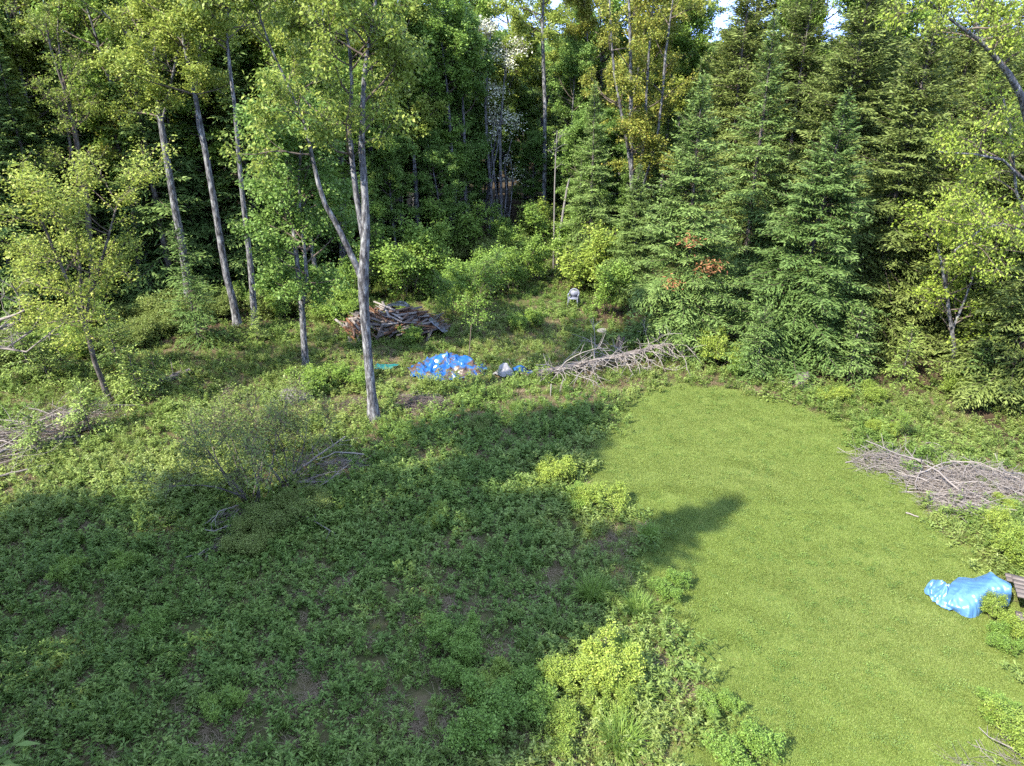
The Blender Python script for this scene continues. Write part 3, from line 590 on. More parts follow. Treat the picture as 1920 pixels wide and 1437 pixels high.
conifer_kind('forest_conifer', 207, 'spruce', H=14.5, RAD=2.8, base=.5, spacing=.40, nb=7, hole=.2, spray=(.30, .085), dens=.8)
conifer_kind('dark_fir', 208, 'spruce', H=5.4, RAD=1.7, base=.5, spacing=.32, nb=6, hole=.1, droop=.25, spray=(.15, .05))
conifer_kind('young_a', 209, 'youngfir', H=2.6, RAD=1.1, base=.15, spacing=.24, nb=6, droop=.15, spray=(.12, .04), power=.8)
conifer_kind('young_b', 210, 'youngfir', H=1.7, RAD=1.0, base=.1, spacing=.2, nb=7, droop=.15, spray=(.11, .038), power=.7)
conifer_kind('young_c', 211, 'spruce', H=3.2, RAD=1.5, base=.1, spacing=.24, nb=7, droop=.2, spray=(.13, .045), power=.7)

# named conifers of the lit edge on the right: kind, base px, Y, scale, name, label
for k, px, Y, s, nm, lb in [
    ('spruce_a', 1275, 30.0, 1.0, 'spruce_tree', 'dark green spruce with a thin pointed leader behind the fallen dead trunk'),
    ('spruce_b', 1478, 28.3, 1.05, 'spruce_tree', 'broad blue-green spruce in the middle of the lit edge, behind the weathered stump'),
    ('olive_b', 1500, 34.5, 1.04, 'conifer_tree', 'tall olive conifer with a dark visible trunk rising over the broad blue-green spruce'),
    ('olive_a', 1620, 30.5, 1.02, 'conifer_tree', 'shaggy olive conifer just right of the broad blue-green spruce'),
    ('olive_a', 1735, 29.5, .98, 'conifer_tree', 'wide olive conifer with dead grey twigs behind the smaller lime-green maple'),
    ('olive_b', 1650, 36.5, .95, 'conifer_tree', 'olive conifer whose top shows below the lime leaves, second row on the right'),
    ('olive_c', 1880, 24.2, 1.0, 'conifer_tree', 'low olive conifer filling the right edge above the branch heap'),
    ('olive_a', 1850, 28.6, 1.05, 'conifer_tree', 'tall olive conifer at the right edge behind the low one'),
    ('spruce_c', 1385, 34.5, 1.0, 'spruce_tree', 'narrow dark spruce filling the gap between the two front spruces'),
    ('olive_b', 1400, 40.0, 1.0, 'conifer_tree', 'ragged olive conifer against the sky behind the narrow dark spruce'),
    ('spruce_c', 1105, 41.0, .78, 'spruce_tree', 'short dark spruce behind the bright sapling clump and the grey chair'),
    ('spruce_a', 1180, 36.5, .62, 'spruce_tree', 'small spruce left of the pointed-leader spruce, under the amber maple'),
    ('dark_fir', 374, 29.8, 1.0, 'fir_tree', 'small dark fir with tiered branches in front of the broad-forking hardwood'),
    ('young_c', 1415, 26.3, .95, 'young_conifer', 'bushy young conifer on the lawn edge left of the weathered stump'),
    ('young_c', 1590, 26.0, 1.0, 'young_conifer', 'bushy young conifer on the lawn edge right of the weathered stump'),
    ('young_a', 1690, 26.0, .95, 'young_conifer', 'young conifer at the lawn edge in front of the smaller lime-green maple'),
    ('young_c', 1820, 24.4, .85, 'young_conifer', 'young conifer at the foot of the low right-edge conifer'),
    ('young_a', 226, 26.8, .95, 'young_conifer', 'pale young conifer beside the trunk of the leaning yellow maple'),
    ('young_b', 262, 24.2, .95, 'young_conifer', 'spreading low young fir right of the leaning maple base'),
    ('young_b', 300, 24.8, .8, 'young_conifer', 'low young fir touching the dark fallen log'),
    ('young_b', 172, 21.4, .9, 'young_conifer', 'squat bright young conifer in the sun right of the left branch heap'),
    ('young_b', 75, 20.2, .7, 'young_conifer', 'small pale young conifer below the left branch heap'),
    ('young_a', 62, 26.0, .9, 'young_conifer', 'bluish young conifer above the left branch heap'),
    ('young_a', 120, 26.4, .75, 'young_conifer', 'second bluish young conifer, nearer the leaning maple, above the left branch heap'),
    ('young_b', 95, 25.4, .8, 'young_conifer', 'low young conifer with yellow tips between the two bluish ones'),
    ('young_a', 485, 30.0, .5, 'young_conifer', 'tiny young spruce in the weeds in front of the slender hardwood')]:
    r = random.Random(px * 7 + int(Y * 10)); K[k].place(nm, X(px, Y), Y, lb, 'tree' if 'young' not in nm else 'young tree', 'conifers of the wood edge' if 'young' not in nm else 'young conifers around the clearing', r.uniform(0, 6.28), s * (1.25 if 'young' in nm and px < 500 else 1))

sp_ = [o for o in SC.objects if o.get('label', '').startswith('dark green spruce with a thin pointed')][0]; inv = np.array(Euler(sp_.rotation_euler).to_matrix()).T
r = np.random.default_rng(17); b = Buf()
for px, py, Y_ in [(1290, 452, 27.6), (1340, 495, 27.4), (1325, 505, 27.2), (1262, 530, 27.4)]:
    c = inv @ (P(px, py, Y_) - np.array(sp_.location)); n = 70; p = c + r.normal(0, 1, (n, 3)) * np.array([.38, .25, .09]); d = r.normal(0, 1, (n, 3)); d[:, 2] *= .4
    b.leaves(p, d, np.array([0, 0, 1.]) + r.normal(0, .4, (n, 3)), .2, .05, r.uniform(0, 1, n))
o = obj('dead_sprays', b.mesh('dead_sprays', M['rust']), sp_); o['label'] = 'rust-brown dead sprays'; o['kind'] = 'stuff'
# forest behind: positions by column and distance
fr = random.Random(9)
MARKS = [(20, 'leaning yellow maple'), (130, 'half-dead stem cluster'), (230, 'short broken hardwood'), (315, 'broad-forking hardwood'), (405, 'thicker bare-stemmed hardwood'), (460, 'slender straight hardwood'), (560, 'fresh green maple'), (680, 'tall forked maple'), (790, 'bright sapling clump'),
         (925, 'vine-wrapped stems'), (1020, 'pole-like hardwood'), (1075, 'leaning dead pole'), (1195, 'many-stemmed amber maple'), (1275, 'pointed-leader spruce'), (1385, 'narrow dark spruce'), (1490, 'broad blue-green spruce'), (1620, 'shaggy olive conifer'), (1735, 'wide olive conifer'), (1850, 'tall right-edge conifer'), (1940, 'lime-leaved maple')]
def placed(base, px, Y):
    mk = min(MARKS, key=lambda m_: abs(m_[0] - px)); d = px - mk[0]
    row = 'first row' if Y < 38 else 'second row' if Y < 42.5 else 'third row' if Y < 47 else 'fourth row' if Y < 53 else 'deepest row'
    sd = 'directly behind' if abs(d) < 16 else ('left of' if d < 0 else 'right of')
    return f'{base} in the {row} of the wood, {sd} the {mk[1]}'
def forest(k, nm, lb, grp, spots, s0=.9, s1=1.1):
    for px, Y in spots:
        K[k if isinstance(k, str) else k[fr.randrange(len(k))]].place(nm, X(px, Y), Y, placed(lb, px, Y) if Y < 82 and len(lb.split()) < 4 else lb, 'tree', grp, fr.uniform(0, 6.28), fr.uniform(s0, s1))
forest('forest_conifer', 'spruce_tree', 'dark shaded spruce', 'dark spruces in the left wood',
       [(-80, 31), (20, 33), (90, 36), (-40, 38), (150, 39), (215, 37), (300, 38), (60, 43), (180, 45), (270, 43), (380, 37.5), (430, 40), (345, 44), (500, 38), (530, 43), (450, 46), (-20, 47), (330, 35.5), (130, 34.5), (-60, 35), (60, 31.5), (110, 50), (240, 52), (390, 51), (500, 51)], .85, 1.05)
forest(['maple_a', 'maple_b'], 'hardwood_tree', 'yellow-green hardwood', 'yellow-green hardwoods of the left wood',
       [(20, 37), (-60, 34), (110, 42), (200, 40.5), (260, 46), (340, 40), (420, 43.5), (60, 46), (480, 45), (560, 48)], .95, 1.1)
forest(['green_a', 'mix_a', 'green_b', 'maple_b'], 'hardwood_tree', 'fresh green hardwood', 'green hardwoods between the left trunks',
       [(10, 40), (75, 38), (140, 43), (230, 44), (300, 42), (390, 42), (460, 41), (520, 41), (560, 40), (-30, 43), (180, 48), (350, 49), (440, 50)], .85, 1.05)
forest(['mix_a', 'green_a', 'mix_a'], 'hardwood_tree', 'fresh green hardwood', 'green hardwoods behind the forked maple', [(755, 45), (815, 46), (870, 48), (720, 44), (600, 38), (650, 44), (720, 48), (780, 49), (840, 52), (690, 38), (870, 51), (760, 53)], .75, .98)
forest('forest_conifer', 'spruce_tree', 'dark shaded spruce', 'dark spruces in the middle wood',
       [(610, 44), (650, 52), (730, 53), (800, 54), (870, 58), (590, 56), (830, 50)], .7, .9)
forest(['green_a', 'mix_a'], 'hardwood_tree', 'mid-green hardwood', 'green hardwoods of the middle wood',
       [(610, 50), (720, 50), (790, 56), (850, 51), (900, 60), (660, 60), (950, 57), (1075, 58)], .85, .98)
forest(['green_a', 'mix_a', 'green_a', 'maple_b'], 'hardwood_tree', 'leafy background hardwood', 'hardwoods at the back of the middle wood',
       [(820, 50), (880, 54), (930, 62), (985, 66), (1040, 62), (1070, 52), (1125, 53), (1160, 58), (1230, 58), (1290, 53), (1340, 58), (1370, 50), (1010, 74), (960, 78), (1050, 70), (760, 60), (560, 54), (620, 57)], .82, .92)
forest('green_b', 'hardwood_tree', 'low understorey tree', 'low trees of the middle wood', [(745, 43), (800, 46), (690, 41), (985, 60), (1090, 47), (1120, 50), (880, 53), (850, 47), (960, 66), (1040, 55), (1000, 52), (1160, 47), (830, 44)], .5, .8)
forest('forest_conifer', 'spruce_tree', 'dark spruce', 'dark spruces behind the amber maple',
       [(1060, 53), (1110, 56), (1150, 50), (1235, 46), (1280, 48), (1215, 56), (1320, 55)], .7, .85)
forest(['amber_a', 'mix_a'], 'hardwood_tree', 'amber-tinged hardwood', 'amber-tinged hardwoods', [(1100, 60), (1200, 62), (1260, 52)], .9, 1.0)
forest(['olive_b', 'olive_a'], 'conifer_tree', 'olive conifer', 'olive conifers of the right wood',
       [(1450, 45), (1530, 42), (1580, 38), (1600, 47), (1700, 42), (1760, 38), (1820, 35), (1800, 45), (1900, 39), (1920, 33), (1980, 36), (1980, 28), (1700, 50), (1500, 52)], .95, 1.12)
# beyond: wood that thins out
sp = []
for i in range(110): sp.append((fr.uniform(-150, 2070), fr.uniform(58, 100)))
sp = [(a, b) for a, b in sp if not (955 < a < 1000)]
forest(['forest_conifer', 'green_b', 'green_a'], 'background_tree', 'far tree glimpsed through gaps in the wood', 'far trees beyond the wood', sp, .6, .8)
for k_, px_, Y_, s_, nm_, lb_ in [('mix_a', 845, 47, 1.0, 'hardwood_tree', 'tall light-green hardwood touching the top of the picture between the left and middle sky gaps'), ('maple_b', 905, 55, 1.08, 'hardwood_tree', 'yellow-green hardwood crown left of the pole-like hardwood at the skyline'),
        ('spruce_c', 1085, 58, 1.2, 'spruce_tree', 'dark spruce top right of the pole-like hardwood at the skyline'), ('amber_a', 1135, 50, 1.05, 'hardwood_tree', 'amber-leaved hardwood left of the many-stemmed amber maple'),
        ('maple_a', 1235, 50, 1.02, 'hardwood_tree', 'yellow-green hardwood right of the many-stemmed amber maple'), ('olive_b', 1355, 42, 1.05, 'conifer_tree', 'olive conifer right of the right-hand sky gap'),
        ('olive_b', 1450, 38, 1.0, 'conifer_tree', 'olive conifer left of the dark-trunked olive conifer'), ('olive_a', 1545, 36, 1.15, 'conifer_tree', 'olive conifer right of the dark-trunked olive conifer'), ('maple_a', 790, 44, .95, 'hardwood_tree', 'hardwood right behind the crown of the tall forked maple')]:
    K[k_].place(nm_, X(px_, Y_), Y_, lb_, 'tree', 'trees of the skyline', fr.uniform(0, 6.28), s_)
forest(['maple_a', 'mix_a', 'maple_b'], 'hardwood_tree', 'leafy yellow-green hardwood', 'yellow-green hardwoods of the left wood', [(-30, 40), (70, 41), (140, 37.5), (205, 46), (285, 36.5), (360, 45), (420, 38.5), (505, 45), (545, 42), (600, 46), (640, 40.5), (700, 43), (740, 47), (30, 45), (165, 41)], 1.0, 1.1)
for k_, px_, Y_, s_, lb_ in [('mix_a', 900, 60, 1.2, 'tall pale-green hardwood left of the middle sky gap at the top edge'), ('maple_b', 990, 62, 1.25, 'yellow-green hardwood straight behind the pole-like hardwood at the top edge'), ('mix_a', 1110, 55, 1.15, 'pale-green hardwood right of the middle sky gap at the top edge'),
        ('olive_b', 1345, 46, 1.25, 'very tall olive conifer right of the right sky gap'), ('olive_b', 1410, 49, 1.3, 'very tall olive conifer well behind the ragged olive conifer'), ('mix_a', 1465, 44, 1.2, 'pale-green hardwood among the olive conifers at the top edge'), ('olive_b', 1535, 47, 1.28, 'very tall olive conifer well behind the shaggy one'),
        ('mix_a', 1580, 42, 1.15, 'pale-green hardwood top right of the dark-trunked olive conifer'), ('olive_b', 1640, 45, 1.25, 'very tall olive conifer behind the second-row olive conifer'), ('maple_a', 1270, 60, 1.15, 'yellow-green hardwood left of the right sky gap'), ('olive_b', 1740, 46, 1.25, 'very tall olive conifer behind the lime leaves'), ('mix_a', 780, 58, 1.2, 'pale-green hardwood behind the crown of the tall forked maple, right side')]:
    K[k_].place('hardwood_tree' if 'olive' not in k_ else 'conifer_tree', X(px_, Y_), Y_, lb_, 'tree', 'trees of the skyline', fr.uniform(0, 6.28), s_)
# trees left of the camera that shade the field
for k, xx, yy, s in [('green_a', -12.6, 10.2, 1.4), ('maple_a', -20.6, 7.6, 1.12), ('green_a', -27.5, 4.6, 1.2), ('maple_b', -32.5, 3.0, 1.2), ('forest_conifer', -10.3, 4.3, 1.5), ('green_a', -16.0, 5.0, 1.35), ('maple_b', -21.5, 3.0, 1.3),
                     ('maple_a', -27.5, 1.0, 1.25), ('green_a', -13.0, 1.0, 1.2), ('green_a', -18.5, -1.5, 1.3), ('forest_conifer', -40, 15.0, 1.2), ('maple_b', -42, 20.0, 1.2), ('forest_conifer', -34, 23, 1.3), ('green_a', -32.0, 28.5, 1.3), ('forest_conifer', -29, 31, 1.1)]:
    K[k].place('shade_tree', xx, yy, 'tree beside the clearing whose shadow falls over the rough field', 'tree', 'shade trees left of the clearing', fr.uniform(0, 6.28), s)

# the far wood: one mass to the ridge
def far_wood_proto(rng, cone):
    b = Buf(); n = 240; z = rng.uniform(.08, 1, n); rr = (1 - z) * .24 + .02 if cone else .3 * np.sqrt(np.clip(1 - ((z - .6) / .42) ** 2, .02, 1))
    a = rng.uniform(0, 6.283, n); p = np.stack([rr * np.cos(a), rr * np.sin(a), z], 1)
    b.leaves(p * 13, np.stack([np.cos(a), np.sin(a), -.3 + 0 * a], 1) + rng.normal(0, .3, (n, 3)), np.array([0, 0, 1.]) + rng.normal(0, .4, (n, 3)), 1.5 * rng.uniform(.6, 1.2, n), .9, np.clip(.2 + .5 * z + rng.normal(0, .15, n), 0, 1)); return b
fw = np.random.default_rng(12); protos = [far_wood_proto(fw, True) for _ in range(3)] + [far_wood_proto(fw, False) for _ in range(3)]
y = 88 + 800 * fw.uniform(0, 1, 16000) ** 1.6; hw = .78 * y + 20; x = fw.uniform(-1, 1, len(y)) * hw; n = len(x)
scatter('far_woods', 'distant woodland closing the view below the sky', x, y, np.stack([0 * x, 0 * x, fw.uniform(0, 6.283, n)], 1), fw.uniform(.55, .95, n), fw.integers(0, 6, n), np.clip(fw.normal(.3, .3, n), 0, 1), protos, M['forb'])

# ------------------------------------------------------------------ bushes, saplings and clumps that stand apart
def bush_stems(rng, H, n, spread, lean, r=.03, wander=.1):
    out = []
    for i in range(n):
        a = i * 6.283 / n + rng.normal(0, .3); q = spread * rng.uniform(0, 1)
        p = path(rng, (q * math.cos(a), q * math.sin(a), -.08), (lean * math.cos(a), lean * math.sin(a), 1), H * rng.uniform(.7, 1.1), 6, wander, .02)
        out.append((p, np.linspace(r * rng.uniform(.6, 1), .006, 7)))
    return out
def bush_kind(key, seed, H, n, foot, lean, limbs, L, per, leaf, mat, stem='twig', z0=.25, **kw):
    r = np.random.default_rng(seed)
    K[key] = Kind(woody(r, bush_stems(r, H, n, foot, lean), (z0 * H, H), limbs, L, 4, 4, per, leaf, **kw), (M[stem], M['twig'], M[mat]), SHRUB_NAMES)
RG = dict(flat=0., limb_ang=(15, 60))
bush_kind('yellow_bush', 301, 1.9, 9, .7, .7, 30, .8, 10, (.13, .075), 'yellowbush', droop=-.1, spread=.07, **RG)
bush_kind('yellow_bush_b', 302, 1.5, 8, 1.0, .9, 30, .8, 9, (.13, .075), 'yellowbush', droop=-.1, spread=.08, **RG)
bush_kind('green_bush', 303, 1.6, 10, 1.0, .8, 30, .8, 9, (.14, .08), 'bright', droop=-.05, spread=.08, **RG)
bush_kind('dark_bush', 304, 1.5, 9, .8, .8, 46, .7, 14, (.11, .075), 'shrub', droop=.1, spread=.16, z0=.1)
bush_kind('sapling', 305, 3.6, 3, .5, .2, 24, .8, 7, (.15, .12), 'bright', droop=.25, spread=.13, z0=.2)
bush_kind('sapling_b', 306, 3.0, 5, .7, .35, 28, .8, 7, (.14, .11), 'bright', droop=.2, spread=.14, z0=.15)
bush_kind('green_sapling', 307, 3.4, 4, .5, .25, 28, .9, 7, (.14, .10), 'bright', droop=.3, spread=.1, z0=.12, flat=.1, limb_ang=(20, 60), up=.1)
bush_kind('lime_bush', 308, 2.2, 6, .5, .6, 28, .9, 8, (.14, .09), 'yellowbush', droop=.15, spread=.1, z0=.15, flat=.1, limb_ang=(20, 70))
bush_kind('thin_sapling', 309, 3.6, 1, .05, .08, 16, .7, 7, (.09, .06), 'bright', droop=.2, spread=.1, z0=.35, flat=.1)
def on(px, py): g = G(px, py); return g[0], g[1]
br_ = random.Random(4)
BF, SG, RE = 'bushes in the rough field', 'saplings behind the blue sheet', 'bushes along the right edge'
def bush(k, px, py, s, nm, lb, cat, grp):
    s *= {BF: .68, RE: .72, SG: .92}[grp]
    x_, y_ = on(px, py); return K[k].place(nm, x_, y_, lb, cat, grp, br_.uniform(0, 6.28), s)
for a in [('yellow_bush', 1040, 905, .52, 'leafy_bush', 'rounded bright yellow-green bush at the head of the lawn edge strip'),
          ('yellow_bush_b', 1128, 955, .55, 'leafy_bush', 'loose yellow-green bush nearest the lawn edge, casting a shadow on the grass'),
          ('green_bush', 1085, 950, .42, 'leafy_bush', 'small green bush tucked left of the loose lawn-edge bush'),
          ('yellow_bush', 1135, 1275, .62, 'leafy_bush', 'dense yellow-topped bush with bare stems, largest of the lower strip'),
          ('yellow_bush_b', 1075, 1295, .5, 'leafy_bush', 'lower yellow-green bush joined to the left of the dense yellow-topped one'),
          ('yellow_bush', 1150, 1335, .42, 'leafy_bush', 'small yellow bush standing in front of the dense yellow-topped one'),
          ('green_bush', 1000, 1320, .5, 'leafy_bush', 'mid-green bush left of the yellow bushes of the lower strip'),
          ('yellow_bush_b', 1045, 1385, .42, 'leafy_bush', 'ragged yellow bush near the bottom edge between grass and weeds'),
          ('green_bush', 915, 1375, .62, 'leafy_bush', 'wide soft green bush at bottom centre in the weeds'),
          ('yellow_bush_b', 925, 1300, .42, 'leafy_bush', 'green-yellow bush just above the wide soft one'),
          ('green_bush', 845, 1215, .5, 'leafy_bush', 'rounded feathery bush alone in the shaded weeds left of the strip'),
          ('green_bush', 860, 1260, .42, 'leafy_bush', 'feathery bush below the rounded feathery one'),
          ('green_bush', 1390, 1425, .50, 'leafy_bush', 'bush growing on the lawn at the bottom edge'),
          ('green_bush', 1345, 1330, .32, 'leafy_bush', 'small low bush on the lower left of the lawn with its own shadow'),
          ('green_bush', 1255, 1110, .38, 'leafy_bush', 'little green bush on the lawn border right of the long grass clump'),
          ('green_bush', 292, 1185, .38, 'leafy_bush', 'light green bush in the lower left weeds'),
          ('green_bush', 130, 1080, .35, 'leafy_bush', 'small green bush at far left below the sunlit strip'),
          ('green_bush', 235, 1070, .33, 'leafy_bush', 'pale little bush in a sun fleck left of the open grey-stemmed shrub'),
          ('yellow_bush_b', 815, 980, .36, 'leafy_bush', 'yellow-green bush in the dark middle of the field'),
          ('green_bush', 420, 1330, .33, 'leafy_bush', 'bushy green herb in the bare brown patch lower left'),
          ('dark_bush', 515, 990, .62, 'leafy_bush', 'dark leafy bush at the foot of the open grey-stemmed shrub'),
          ('dark_bush', 470, 1030, .5, 'leafy_bush', 'second dark bush, lower left of the open grey-stemmed shrub'),
          ('dark_bush', 585, 960, .5, 'leafy_bush', 'dark bush under the fallen grey branches right of the open shrub'),
          ('dark_bush', 900, 805, .32, 'leafy_bush', 'lone dark little bush between the brown stick heap and the lawn')]:
    bush(*a, 'bush', BF)
for a in [('sapling_b', 770, 560, 1.2, 'leafy_sapling', 'bright sapling clump rising right behind the plank heap'),
          ('sapling', 815, 545, 1.1, 'leafy_sapling', 'tall bright sapling second to the right behind the plank heap'),
          ('green_sapling', 735, 552, .9, 'leafy_sapling', 'mid-green sapling half hidden by the forked maple trunk'),
          ('sapling', 850, 590, .8, 'leafy_sapling', 'slight sapling in the weeds above the blue sheet'),
          ('thin_sapling', 879, 668, 1.15, 'leafy_sapling', 'thin upright sapling with a yellow stem just behind the blue sheet'),
          ('thin_sapling', 828, 622, .8, 'leafy_sapling', 'dark-stemmed sapling at the right end of the plank heap'),
          ('sapling_b', 905, 560, .9, 'leafy_sapling', 'bright sapling clump in the sun at the middle of the clearing end'),
          ('green_sapling', 960, 545, .85, 'leafy_sapling', 'darker green sapling at the mouth of the wood'),
          ('green_sapling', 1000, 530, .8, 'leafy_sapling', 'green sapling left of the grey chair'),
          ('lime_bush', 1112, 545, 1.35, 'leafy_sapling', 'lime-green sapling clump right of the grey chair'),
          ('sapling', 1140, 590, .8, 'leafy_sapling', 'sapling against the skirt of the spruces below the lime-green clump'),
          ('green_bush', 640, 600, .75, 'leafy_bush', 'sunlit bush at the left end of the plank heap'),
          ('green_bush', 590, 735, .55, 'leafy_bush', 'yellow-green bush at the foot of the fresh green maple'),
          ('green_bush', 660, 725, .5, 'leafy_bush', 'low bush left of the forked maple trunk'),
          ('green_bush', 775, 640, .42, 'leafy_bush', 'dark leaved bush growing against the front of the plank heap'),
          ('green_sapling', 660, 570, .8, 'leafy_sapling', 'green sapling behind the left end of the plank heap'),
          ('green_sapling', 1055, 500, 1.1, 'leafy_sapling', 'green sapling below the white birch sapling'),
          ('lime_bush', 1025, 470, 1.2, 'leafy_sapling', 'lime sapling in front of the pole-like hardwood'),
          ('green_sapling', 870, 490, 1.2, 'leafy_sapling', 'green sapling left of the vine-wrapped stems'),
          ('dark_bush', 940, 500, 1.1, 'leafy_bush', 'dull bush at the foot of the vine-wrapped stems'),
          ('green_bush', 985, 615, .5, 'leafy_bush', 'low bush in the sunny grass behind the grey crumpled sheet')]:
    bush(*a, 'sapling' if 'sapling' in a[4] else 'bush', SG)
for a in [('lime_bush', 1345, 688, .75, 'leafy_bush', 'lime bush at the top of the fallen dead trunk'),
          ('green_bush', 1385, 700, .55, 'leafy_bush', 'low green bush at the spruce feet beside the young conifer'),
          ('thin_sapling', 1683, 822, .42, 'leafy_sapling', 'knee-high sapling standing alone above the branch heap'),
          ('yellow_bush_b', 1655, 815, .36, 'leafy_bush', 'small yellowish bush left of the knee-high sapling'),
          ('yellow_bush_b', 1560, 752, .42, 'leafy_bush', 'low yellow-green bush in the border below the weathered stump'),
          ('yellow_bush_b', 1640, 752, .5, 'leafy_bush', 'yellow-green bush below the smaller lime-green maple'),
          ('lime_bush', 1790, 745, .55, 'leafy_bush', 'lime bush in front of the right-hand conifers'),
          ('green_bush', 1850, 915, .22, 'leafy_bush', 'sprig of leaves growing through the branch heap'),
          ('yellow_bush_b', 1885, 950, .26, 'leafy_bush', 'yellowish bush growing out of the right end of the branch heap'),
          ('lime_bush', 1895, 1035, .42, 'leafy_bush', 'full leafy bush below the branch heap at the right edge'),
          ('lime_bush', 1868, 1000, .34, 'leafy_bush', 'smaller leafy bush directly under the branch heap'),
          ('lime_bush', 1915, 1065, .5, 'leafy_bush', 'leafy bush cut by the right edge above the picnic table'),
          ('lime_bush', 1862, 1162, .30, 'leafy_bush', 'leafy bush overhanging the front of the sky-blue sheet'),
          ('lime_bush', 1900, 1192, .30, 'leafy_bush', 'leafy bush right of the sky-blue sheet in front of the table bench'),
          ('green_bush', 1870, 1205, .3, 'leafy_bush', 'low bush just under the sky-blue sheet'),
          ('yellow_bush_b', 1912, 1400, .5, 'leafy_bush', 'yellow bush in the bottom right corner among bare twigs'),
          ('green_bush', 1868, 1345, .3, 'leafy_bush', 'small dark bush above the bare twigs of the bottom right corner')]:
    bush(*a, 'bush', RE)
ub = random.Random(31)
for k_, px_, Y_, s_ in [(ub.choice(['dark_bush', 'green_bush', 'green_sapling', 'dark_bush']), p_ + ub.uniform(-18, 18), q_, ub.uniform(.45, .8)) for p_, q_ in
        [(20, 27.5), (60, 29), (110, 30), (150, 28.5), (260, 29.5), (300, 31), (420, 33.5), (250, 33), (330, 33), (455, 35), (500, 34), (540, 33), (610, 34), (640, 37), (700, 39), (390, 35), (180, 32), (60, 33), (-20, 29), (520, 37), (590, 38), (760, 42), (820, 41), (900, 44), (960, 43), (1010, 46), (1060, 44), (1100, 39), (1130, 42), (930, 46), (985, 50), (870, 44)]]:
    K[k_].place('understorey_bush', X(px_, Y_), Y_, placed('low understorey bush', px_, Y_), 'bush', 'understorey bushes of the wood edge', ub.uniform(0, 6.28), s_)
# the open grey-stemmed shrub in the field
rr = np.random.default_rng(321)
st = bush_stems(rr, 3.1, 13, .5, .55, .035, .09) + [(p + np.array([.9, .7, 0]), r) for p, r in bush_stems(rr, 2.7, 8, .3, .4, .03, .09)]
bl = woody(rr, st, (.9, 3.1), 60, 1.0, 4, 5, 4, (.085, .052), up=.06, flat=.1, droop=.1, spread=.12, bare=.15)
x_, y_ = on(472, 935); Kind(bl, (M['darkbark'], M['twig'], M['shrub']), SHRUB_NAMES).place('open_shrub', x_, y_, 'large open grey-stemmed shrub with sparse dull leaves in the middle of the field', 'shrub')
# long grass clumps
gk = np.random.default_rng(8)
for px, py, s, nm_, lb in [(1195, 1150, .8, 'grass_clump', 'tall arching grass clump at the lawn border'), (1110, 1120, .9, 'grass_clump', 'darker grass clump left of the tall arching one'), (1040, 855, .8, 'grass_clump', 'grass clump above the rounded bright bush'),
                      (350, 885, .55, 'grass_clump', 'small bright green grass tuft in the sunlit strip left of the open shrub'), (1165, 1400, .95, 'grass_clump', 'pale grass clump at the bottom edge of the field'), (1165, 1230, .7, 'grass_clump', 'grass clump just above the dense yellow-topped bush'),
                      (1215, 1010, .7, 'grass_clump', 'grass clump where the pointed shadow meets the lawn edge')]:
    x_, y_ = on(px, py); o = obj(nm_, grass_proto(gk, 420, .75, .016, .3, .65).mesh('blades', M['blade']), None, (x_, y_, hz(x_, y_)), (0, 0, gk.uniform(0, 6)), (s, s, s)); tag(o, lb, 'grass clump', 'long grass clumps')
x_, y_ = on(1195, 1315); b = Buf(); r = np.random.default_rng(3); n = 90; a = r.uniform(0, 6.283, n)
b.leaves(np.stack([.1 * np.cos(a), .1 * np.sin(a), r.uniform(.02, .25, n)], 1), np.stack([np.cos(a), np.sin(a), r.uniform(.0, .9, n)], 1), np.array([0, 0, 1.]) + r.normal(0, .2, (n, 3)), r.uniform(.25, .45, n), .05, np.clip(r.normal(.5, .2, n), 0, 1))
tag(obj('broadleaf_plant', b.mesh('leaves', M['forb']), None, (x_, y_, hz(x_, y_))), 'dark strap-leaved plant between the yellow bushes and the lawn', 'plant')

# ------------------------------------------------------------------ dead wood
def stick_mesh(rng, L, r, mat, twigs=2, bend=.12, sides=5, name='stick'):
    b = Buf(); p = path(rng, (0, 0, 0), (1, 0, 0), L, 5, bend); b.tube(p, np.linspace(r, r * .35, 6), sides, rng.uniform(.1, .9), cap=True)
    for k in range(twigs):
        q, d = at_t(p, rng.uniform(.25, .95)); t = path(rng, q, side_dir(rng, d, R(rng.uniform(25, 60)), .6), L * rng.uniform(.15, .35), 3, .15); b.tube(t, np.linspace(r * .5, r * .15, 4), 3, rng.uniform(.3, .9))
    return b.mesh(name, mat, smooth=True)
HS = np.random.default_rng(55)
STK = [stick_mesh(HS, HS.uniform(1.1, 2.2), r_, M['pale'], 3, HS.uniform(.08, .25)) for r_ in (.008, .009, .01, .011, .012, .013, .015, .017, .02, .024, .03, .036)]
BSTK = [stick_mesh(HS, HS.uniform(.6, 1.3), HS.uniform(.008, .016), M['brownstick'], 2) for _ in range(10)]
